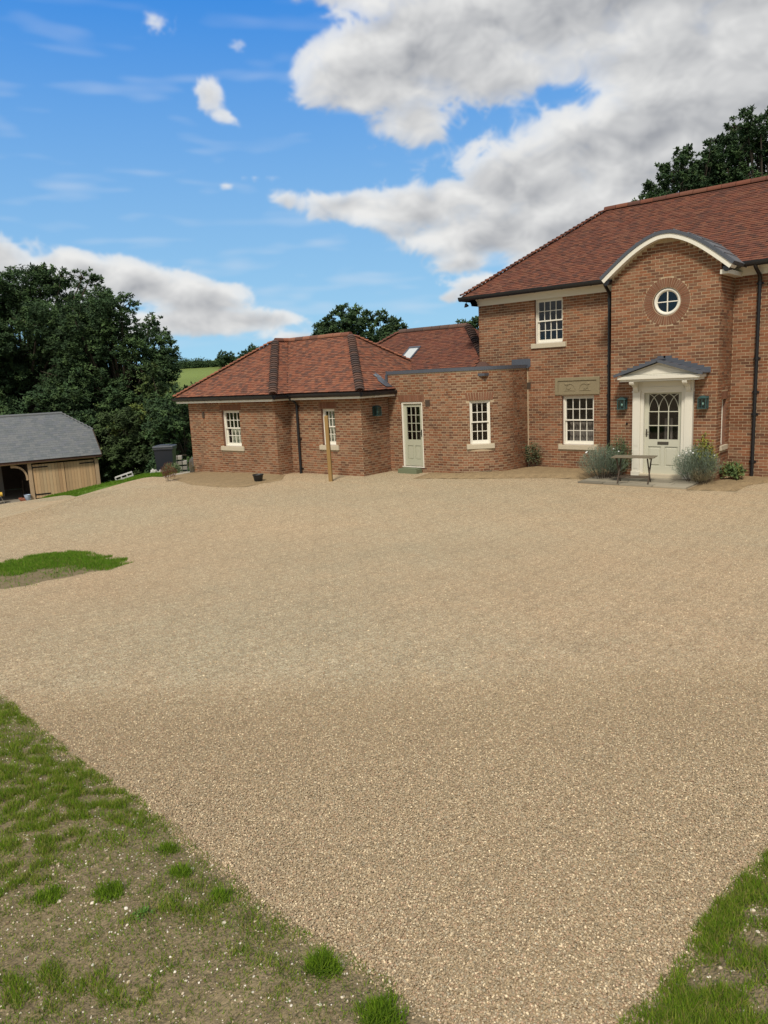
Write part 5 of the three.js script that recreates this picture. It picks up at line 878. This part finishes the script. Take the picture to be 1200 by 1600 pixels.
{ const d = dirOf(197, 752), tt = 36 / (-(d.x) * CY - d.z * SY), p = [EYE[0] + d.x * tt, EYE[1] + d.y * tt, EYE[2] + d.z * tt]; const t = thing('white_trailer', 'small trailer with white tubular rails tilted on the grass bank', 'trailer', p, 1.0), Wm = std({ color: lin(.50, .50, .49), roughness: .4 });
  t.scale.setScalar(.66); const q = new THREE.Matrix4().makeRotationZ(.26), R_ = (...a) => mesh(...a);
  for (const z of [-.32, .32]) mesh('rail', [bar([-.62, .52, z], [.62, .52, z], .028), bar([-.62, .26, z], [.62, .26, z], .022), ...[-.62, -.2, .22, .62].map(x => bar([x, .02, z], [x, .52, z], .024))].map(x => x.applyMatrix4(q)), Wm, t);
  mesh('bed', [box(-.64, .64, .0, .05, -.34, .34)].map(x => x.applyMatrix4(q)), std({ color: lin(.30, .30, .29) }), t);
  for (const x of [-.62, .62]) mesh('rail', [bar([x, .52, -.32], [x, .52, .32], .024).applyMatrix4(q)], Wm, t);
  for (const z of [-.38, .38]) { mesh('mudguard', [new THREE.TorusGeometry(.2, .03, 8, 20, Math.PI).scale(1, 1, 2.2).translate(-.05, .03, z).applyMatrix4(q)], Wm, t); mesh('wheel', new THREE.CylinderGeometry(.16, .16, .08, 18).rotateX(Math.PI / 2).translate(-.05, .0, z), M.black, t); }
  mesh('drawbar', [bar([.6, .02, 0], [1.15, .0, 0], .025), box(1.05, 1.25, -.04, .08, -.08, .08, .02)].map(x => x.applyMatrix4(q)), Wm, t); }
for (const [x, y, s, label] of [[241, 742, .30, 'crumpled white sack on the grass bank just beside the dark bin'], [251, 740, .19, 'smaller grey-white sack tucked against the foot of the dark bin']]) { const d = dirOf(x, y), tt = 32.2 / (-(d.x) * CY - d.z * SY); const q = new THREE.IcosahedronGeometry(.5, 4), p = q.attributes.position; for (let i = 0; i < p.count; i++) { const a = V(p.getX(i), p.getY(i), p.getZ(i)), k = 1 + .22 * N3(a.x * 2.5 + s * 9, a.y * 2.5, a.z * 2.5) + .06 * N3(a.x * 9, a.y * 9, a.z * 9); p.setXYZ(i, a.x * k * s * 1.1, a.y * k * s * 1.1 + s * .3, a.z * k * s); } q.computeVertexNormals(); const m = mesh('sack', q, std({ color: lin(.46, .46, .43), map: grain })); m.position.set(EYE[0] + d.x * tt, EYE[1] + d.y * tt, EYE[2] + d.z * tt); tag(m, label, 'sack'); }
{ const t = thing('security_light', 'small black lamp hanging under the eaves at the house corner', 'lamp', [-9.12, 5.70, .3]); mesh('arm', bar([0, 0, 0], [0, -.14, 0], .012), M.black, t); mesh('hood', new THREE.CylinderGeometry(.03, .085, .11, 14).rotateZ(.3).translate(-.01, -.19, 0), M.black, t); }
{ const [u, w] = [-19.75, 4.35]; tag(mesh('stone', (() => { const q = new THREE.IcosahedronGeometry(.3, 3), p = q.attributes.position; for (let i = 0; i < p.count; i++) { const k = 1 + .2 * N3(p.getX(i) * 4, p.getY(i) * 4, p.getZ(i) * 4); p.setXYZ(i, p.getX(i) * k * .7, p.getY(i) * k * 1.5, p.getZ(i) * k * .7); } q.computeVertexNormals(); return q.translate(u, g(u, w) + .22, w); })(), std({ color: lin(.09, .085, .08), map: grain })), 'dark upright stone leaning at the outer corner of the far wing wall', 'stone'); }

// ------------------------------------------------------------------ plants and trees
const leafMat = new THREE.MeshPhysicalMaterial({ vertexColors: true, roughness: .85, specularIntensity: .3, side: THREE.DoubleSide, transmission: .22, thickness: 0 });
function leafMesh(name, L, parent) {     // L: [x, y, z, dir, length, width, colour]
  const P = new Float32Array(L.length * 18), C = new Float32Array(L.length * 18), up = V(0, 1, 0), a = V(), b = V(), c = V(), nrm = V();
  L.forEach(([x, y, z, d, len, wid, col], i) => {
    a.copy(d).normalize(); b.crossVectors(a, Math.abs(a.y) > .95 ? V(1, 0, 0) : up).normalize(); c.crossVectors(a, b); const fold = .3 * wid; const m = [a.x * len * .5, a.y * len * .5, a.z * len * .5];
    const q = [x, y, z, x + m[0] + b.x * wid * .5 + c.x * fold, y + m[1] + b.y * wid * .5 + c.y * fold, z + m[2] + b.z * wid * .5 + c.z * fold, x + a.x * len, y + a.y * len, z + a.z * len];
    const q2 = [x, y, z, x + a.x * len, y + a.y * len, z + a.z * len, x + m[0] - b.x * wid * .5 + c.x * fold, y + m[1] - b.y * wid * .5 + c.y * fold, z + m[2] - b.z * wid * .5 + c.z * fold];
    P.set(q, i * 18); P.set(q2, i * 18 + 9); for (let k = 0; k < 6; k++) C.set(col, i * 18 + k * 3);
  });
  const g2 = new THREE.BufferGeometry(); g2.setAttribute('position', new THREE.BufferAttribute(P, 3)); g2.setAttribute('color', new THREE.BufferAttribute(C, 3)); g2.computeVertexNormals();
  const m = new THREE.Mesh(g2, leafMat); m.name = name; m.castShadow = m.receiveShadow = true; parent.add(m); return m;
}
const rdir = r => { const z = 2 * r() - 1, a = r() * 6.2832, q = Math.sqrt(1 - z * z); return V(q * Math.cos(a), z, q * Math.sin(a)); };
const oakPal = [[.052, .098, .040], [.042, .083, .035], [.064, .116, .043], [.036, .070, .032], [.075, .13, .046]];
// crown: lumps [x, y, z, radius] in the tree's own axes
function tree(name, label, cat, at, lumps, { trunk = .35, leaf = .3, per = 520, pal = oakPal, seed = 1, group, bare = 0, squash = .8 } = {}) {
  const t = thing(name, label, cat, at, 0, group), r = rng(seed), L = [], B = [], top = lumps.reduce((s, l) => s + l[1], 0) / lumps.length * .62;
  B.push(bar([0, -.3, 0], [.1, top, .05], trunk, 9, trunk * .6));
  for (const [x, y, z, R] of lumps) {
    if (y > top * .6) { const m = [x * .45 + .1, lerp(top, y, .45), z * .45], e = [x * .9, y - R * .15, z * .9]; B.push(bar([.1, top * .92, .05], m, trunk * .34, 6, trunk * .22), bar(m, e, trunk * .22, 6, trunk * .08)); for (let k = 0; k < 3; k++) { const d = rdir(r); B.push(bar(e, [e[0] + d.x * R * .9, e[1] + Math.abs(d.y) * R * .8, e[2] + d.z * R * .9], trunk * .09, 5, trunk * .03)); } }
    const n = Math.round(per * R * R);
    // sprays of leaves spread through the lump, thickest near its skin
    const ns = Math.max(6, Math.round(n / 26)), c0 = .85 + .3 * r();
    for (let s = 0; s < ns; s++) {
      const d = rdir(r), rr = R * Math.pow(r(), .38), ox = x + d.x * rr, oy = y + d.y * rr * squash, oz = z + d.z * rr, sp = R * (.10 + .09 * r());
      const v = c0 * (.8 + .45 * r()), col = pal[Math.floor(r() * pal.length)];
      for (let k = 0; k < 26; k++) { const q = rdir(r), w2 = Math.cbrt(r()) * sp; const ld = rdir(r); ld.y = ld.y * .7 - .1; const vv = v * (.85 + .3 * r()); L.push([ox + q.x * w2, oy + q.y * w2 * .7, oz + q.z * w2, ld, leaf * (.7 + .6 * r()), leaf * (.5 + .3 * r()), col.map(c => c * vv)]); }
    }
  }
  mesh('trunk', B, M.bark, t); const cr = leafMesh('crown', L, t); return t;
}
// lumps given as picture points with a depth, kept relative to the foot of the tree
function treeAt(name, label, cat, x, Z, list, o) {
  const b = atPx(x, 620, Z), base = [b[0], far(b[0], b[2]), b[2]];
  return tree(name, label, cat, base, list.map(([px_, py_, R, dz = 0]) => { const p = atPx(px_, py_, Z + dz); return [p[0] - base[0], p[1] - base[1], p[2] - base[2], R]; }), o);
}
const fill = (x0, x1, yf, y1, n, R, seed, dz = 3) => { const r = rng(seed), o = []; for (let i = 0; i < n; i++) { const x = lerp(x0, x1, r()), yt = yf(x), y = lerp(yt + R[1] * 12, y1, Math.pow(r(), .9)); o.push([x, y, lerp(R[0], R[1], r()), (r() - .5) * 2 * dz]); } return o; };
const topA = x => x < 60 ? lerp(452, 416, clamp((x + 160) / 220)) : lerp(414, 462, (x - 60) / 110);
treeAt('oak_tree', 'tallest dark oak rising straight behind the barn roof', 'tree', 40, 53, [...fill(-150, 150, topA, 640, 120, [1.0, 1.9], 91, 4), [60, 428, .9], [72, 420, .6], [20, 432, .9], [105, 430, .9], [140, 432, .7], [150, 440, .6], [-20, 440, 1]], { trunk: .45, seed: 101, per: 820, leaf: .19 });
const topB = x => x < 180 ? lerp(458, 450, clamp((x - 120) / 60)) : x < 215 ? lerp(450, 470, (x - 180) / 35) : lerp(470, 532, (x - 215) / 50);
treeAt('oak_tree', 'dark oak with ragged outline over the gap between barn and wing', 'tree', 190, 50, [...fill(112, 262, topB, 700, 125, [.7, 1.35], 92, 3), [262, 536, .45], [255, 520, .5], [266, 556, .6], [240, 500, .6], [248, 560, .9], [262, 580, .9], [252, 600, 1]], { trunk: .4, seed: 102, per: 900, leaf: .18 });
treeAt('oak_tree', 'lower green tree touching the wing, nearest the eaves corner', 'tree', 262, 46, fill(232, 300, x => 555 + (x - 232) * .55, 730, 26, [.7, 1.25], 93, 1.6), { trunk: .25, seed: 103, leaf: .26, pal: [[.055, .095, .032], [.045, .08, .03], [.07, .115, .038], [.10, .14, .04]] });
treeAt('oak_tree', 'dark tree leaning in at the picture edge behind the open barn bay', 'tree', -60, 49, fill(-190, 20, () => 520, 690, 46, [1, 1.7], 94, 3), { trunk: .35, seed: 104, leaf: .28 });
treeAt('hedge_bush', 'dense shrubs at the foot of the oaks behind the barn door', 'bush', 190, 45, fill(150, 262, () => 625, 750, 60, [.7, 1.2], 95, 2.5), { trunk: .1, seed: 105, leaf: .22, pal: [[.05, .08, .03], [.04, .065, .026], [.06, .10, .034]] });
treeAt('hedge_bush', 'dark shrubs behind the barn under the tallest oak', 'bush', 60, 47, fill(-120, 160, () => 590, 690, 60, [.8, 1.4], 96, 2.5), { trunk: .1, seed: 106, leaf: .24 });
treeAt('hedge_bush', 'low shrubs behind the dark bin and blocks', 'bush', 280, 42, fill(240, 312, () => 610, 745, 44, [.6, 1.1], 97, 2), { trunk: .1, seed: 107, leaf: .2 });
treeAt('hedge_bush', 'pale lime green shrub in front of the dark oaks', 'bush', 228, 43.5, [[222, 644, .5], [236, 652, .45], [214, 634, .35], [243, 640, .3], [230, 662, .4], [176, 668, .3], [181, 674, .25]], { trunk: .05, seed: 108, leaf: .2, per: 420, pal: [[.17, .22, .055], [.13, .18, .05], [.20, .25, .07]] });
treeAt('round_tree', 'round dark tree showing above the near wing ridge', 'tree', 545, 62, [...fill(494, 625, x => x < 560 ? 480 + Math.abs(x - 535) * .3 : 487 + (x - 560) * .22, 580, 64, [.7, 1.3], 98, 2), [535, 488, .8], [515, 492, .6], [555, 490, .7], [575, 494, .8]], { trunk: .3, seed: 109, leaf: .28, per: 640 });
treeAt('round_tree', 'smaller dark tree beside the round one over the rear roof', 'tree', 608, 66, [...fill(578, 626, () => 494, 570, 20, [.7, 1.1], 99, 1), [592, 496, .8], [606, 500, .7]], { trunk: .25, seed: 110, leaf: .28, per: 640 });
treeAt('round_tree', 'dark tree tops just showing between rear roof and house wall', 'tree', 725, 85, [[718, 512, 1.0], [732, 510, 1.0], [745, 508, 1.2], [724, 522, 1.1], [742, 524, 1.3], [710, 520, .7]], { trunk: .3, seed: 111, leaf: .32, per: 560 });
const topK = [[960, 345], [985, 322], [1011, 286], [1024, 264], [1044, 238], [1068, 222], [1092, 226], [1098, 214], [1120, 192], [1146, 189], [1168, 178], [1200, 166], [1320, 150]], topR = x => { for (let i = 0; i + 1 < topK.length; i++) if (x <= topK[i + 1][0]) return lerp(topK[i][1], topK[i + 1][1], (x - topK[i][0]) / (topK[i + 1][0] - topK[i][0])); return 150; };
treeAt('oak_tree', 'tall oak standing over the main house ridge', 'tree', 1180, 44, fill(1092, 1300, x => topR(x), 335, 112, [.55, 1.05], 121, 3), { trunk: .35, seed: 112, leaf: .19, per: 760 });
treeAt('oak_tree', 'lower lacy oak at the end of the main ridge', 'tree', 1060, 42, fill(998, 1122, x => topR(x), 345, 84, [.35, .7], 122, 2), { trunk: .16, seed: 113, leaf: .17, per: 900 });
{ // trees and hedge on the far field
  const one = tree('field_tree', 'round tree on the far field skyline, largest of its hedge line', 'tree', [0, 0, 0], [[0, 4.2, 0, 2.3], [2.6, 2.4, 0, 1.6], [-2.7, 2.3, .3, 1.6], [1.4, 3.4, .5, 1.7], [-1.5, 3.5, 0, 1.5], [.2, 5.4, .3, 1.2], [-.6, 2.4, 0, 1.5], [1, 2.2, 0, 1.3]], { trunk: .25, leaf: .42, per: 220, seed: 131, group: 'trees on the far field skyline' });
  const spots_ = [[395, 250, 1.25, ''], [383, 250, 1.0, 'second largest tree on the far field skyline, touching the largest'], [409, 252, .9, 'skyline tree half hidden by the wing hip, beyond the largest tree'], [350, 255, .95, 'dark skyline tree rising from the far end of the field hedge'], [361, 256, .85, 'rounder twin beside the dark tree that rises from the hedge'], [372, 254, .6, 'lowest skyline tree, in the dip between the twins and the largest']];
  spots_.forEach(([x, Z, s, label], i) => { const o = i ? one.clone() : one; if (i) { o.name = numbered('field_tree'); scene.add(o); o.userData = { label, category: 'tree', group: 'trees on the far field skyline' }; } const p = atPx(x, 570, Z); o.position.set(p[0], far(p[0], p[2]) - .2, p[2]); o.scale.set(s * 1.1, s, s); o.rotation.y = i * 1.7; });
  const r = rng(139), L = [], b = atPx(300, 570, 258), base = V(b[0], 0, b[2]);
  for (let i = 0; i < 70; i++) { const p = atPx(lerp(262, 352, r()), 570, 258 + 5 * r()), y = far(p[0], p[2]), R = 1.0 + 1.3 * r() * r(), c0 = .8 + .4 * r(); for (let k = 0; k < 260; k++) { const d = rdir(r), q = Math.cbrt(r()); L.push([p[0] - base.x + d.x * R * q * 1.3, y + R * .7 + d.y * R * q, p[2] - base.z + d.z * R * q, rdir(r), .45, .3, oakPal[Math.floor(r() * 5)].map(c => c * c0)]); } }
  const hd = leafMesh('hedge', L, scene); hd.position.copy(base); hd.name = numbered('hedge'); tag(hd, 'dark hedge along the skyline of the far field', 'hedge').userData.kind = 'stuff';
}
function bush(name, label, cat, at, rad, hgt, n, pal, { leaf = .07, wid = .012, seed = 1, dome = .35, up = .9, flowers = 0 } = {}) {
  const t = thing(name, label, cat, at), r = rng(seed), L = [], S = [];
  for (let i = 0; i < n; i++) {
    const a = r() * 6.283, q = Math.sqrt(r()), h = hgt * (dome + (1 - dome) * Math.sqrt(Math.max(0, 1 - q * q))) * (.82 + .3 * r()), base = V(Math.cos(a) * q * rad * .35, 0, Math.sin(a) * q * rad * .35), tip = V(Math.cos(a) * q * rad, h, Math.sin(a) * q * rad), d = tip.clone().sub(base);
    const v = .8 + .45 * r(), col = pal[Math.floor(r() * pal.length)].map(c => c * v); if (i % 9 === 0) S.push(bar(base.toArray(), tip.clone().multiplyScalar(.9).toArray(), .006, 4, .002));
    const m = 9; for (let k = 0; k < m; k++) { const tt = .35 + .65 * Math.pow(k / (m - 1), .8), p = base.clone().addScaledVector(d, tt), ld = rdir(r).multiplyScalar(1 - up * .6).addScaledVector(d.clone().normalize(), up); L.push([p.x + (r() - .5) * .05, p.y, p.z + (r() - .5) * .05, ld, leaf * (.7 + .6 * r()), wid * (.7 + .6 * r()), col]); }
  }
  mesh('stems', S, M.bark, t).userData.kind = 'stuff'; leafMesh('leaves', L, t).userData.kind = 'stuff';
  for (let i = 0; i < flowers; i++) { const a = r() * 6.283, q = .3 + .5 * r(); mesh('flower', new THREE.SphereGeometry(.028, 8, 6).scale(1, .6, 1).translate(Math.cos(a) * q * rad, hgt * (dome + (1 - dome) * Math.sqrt(1 - q * q)) + .02, Math.sin(a) * q * rad), std({ color: lin(.7, .72, .72) }), t); }
  return t;
}
const lav = [[.20, .26, .205], [.16, .21, .165], [.26, .32, .25], [.13, .18, .13], [.22, .27, .19]];
bush('lavender_bush', 'grey-green lavender bush left to spread below the downpipe, beside the table', 'bush', [-3.55, .04, 1.85], .72, .88, 620, lav, { seed: 141, flowers: 6 });
bush('lavender_bush', 'grey-green lavender bush on the bay corner side of the front door', 'bush', [-.98, .04, 1.72], .62, .90, 620, lav, { seed: 142, flowers: 6 });
bush('tall_shrub', 'yellow-green leafy shrub rising behind the lavender at the bay corner', 'shrub', [-.88, .04, 1.42], .34, 1.2, 110, [[.22, .24, .05], [.28, .27, .05], [.13, .19, .05]], { seed: 143, leaf: .09, wid: .04, up: .4 });
bush('tall_shrub', 'dark green bush filling the gap between lavender and door pilaster', 'shrub', [-3.25, .04, 1.5], .42, 1.15, 170, [[.10, .15, .07], [.13, .18, .09], [.08, .12, .06]], { seed: 144, leaf: .07, wid: .025, up: .5 });
bush('bed_plant', 'leafy green plant in the bed between bay corner and right-hand downpipe', 'plant', [-.3, .03, .85], .33, .44, 60, [[.10, .16, .06], [.13, .19, .07], [.20, .22, .06]], { seed: 145, leaf: .12, wid: .05, up: .35 });
bush('bed_plant', 'sparse dry grassy plant trailing from the lavender on the soil', 'plant', [-.72, .02, 1.95], .34, .42, 90, [[.28, .24, .15], [.22, .20, .12]], { seed: 146, leaf: .1, wid: .008 });
bush('bed_plant', 'straggly climbing plant in the corner of link wall and house', 'plant', [-6.6, .08, .42], .3, .85, 42, [[.09, .11, .06], [.07, .095, .05], [.13, .125, .06]], { seed: 147, leaf: .11, wid: .045, up: .3 });
{ const [u, w] = onGround(265, 752); bush('red_shrub', 'small bare reddish shrub on the soil near the dark bin', 'shrub', [u, g(u, w), w], .3, .62, 60, [[.16, .07, .045], [.12, .06, .04], [.19, .09, .05]], { seed: 148, leaf: .09, wid: .015, up: .8 }); }
bush('bed_plant', 'thin brown plant against the far wing wall near its outer corner', 'plant', [-19.05, g(-19.05, 4.9), 4.95], .18, .5, 26, [[.16, .13, .07], [.12, .12, .06]], { seed: 149, leaf: .07, wid: .015, up: .7 });
bush('bed_plant', 'green clump on the grass between the blocks and the wing', 'plant', [...(() => { const p = toUW(-9.0, 31.5); return [p[0], g(...p) - .03, p[1]]; })()], .42, .5, 150, [[.12, .18, .08], [.09, .14, .065], [.2, .24, .13]], { seed: 150, leaf: .09, wid: .035, up: .4 });
{ const [u, w] = onGround(224, 1448); bush('weed', 'small bright broad-leaved weed alone on the bare verge soil', 'weed', [u, hL(u, w), w], .018, .018, 6, [[.11, .22, .04], [.09, .19, .035]], { seed: 151, leaf: .018, wid: .009, up: .3, dome: .6 }); }
// trees behind the photographer, seen only as the dark shapes in the window panes
for (const [X, Z, s, label] of [[-14, -16, 1, 'broad garden tree behind the camera, mirrored in the wing windows'], [-2, -20, 1.15, 'tallest garden tree behind the camera, mirrored in the link wall window'], [10, -17, .95, 'shortest garden tree behind the camera, mirrored in the front door'], [22, -12, 1.1, 'garden tree behind the camera, mirrored in the window under the stone panel'], [32, -2, 1, 'garden tree behind the camera, mirrored in the bedroom window']]) { const p = toUW(X, Z); tree('garden_tree', label, 'tree', [p[0], g(...p), p[1]], [[0, 6, 0, 2.6], [2.4, 5, 1, 2.2], [-2.3, 5.2, .5, 2.2], [.4, 8.2, .2, 2.1], [1, 3.2, 0, 2.3], [-1.4, 3, 0, 2.2]].map(l => l.map(v => v * s)), { trunk: .35, leaf: .4, per: 90, seed: 160 + X, group: 'trees behind the camera' }); }

renderer.render(scene, camera);
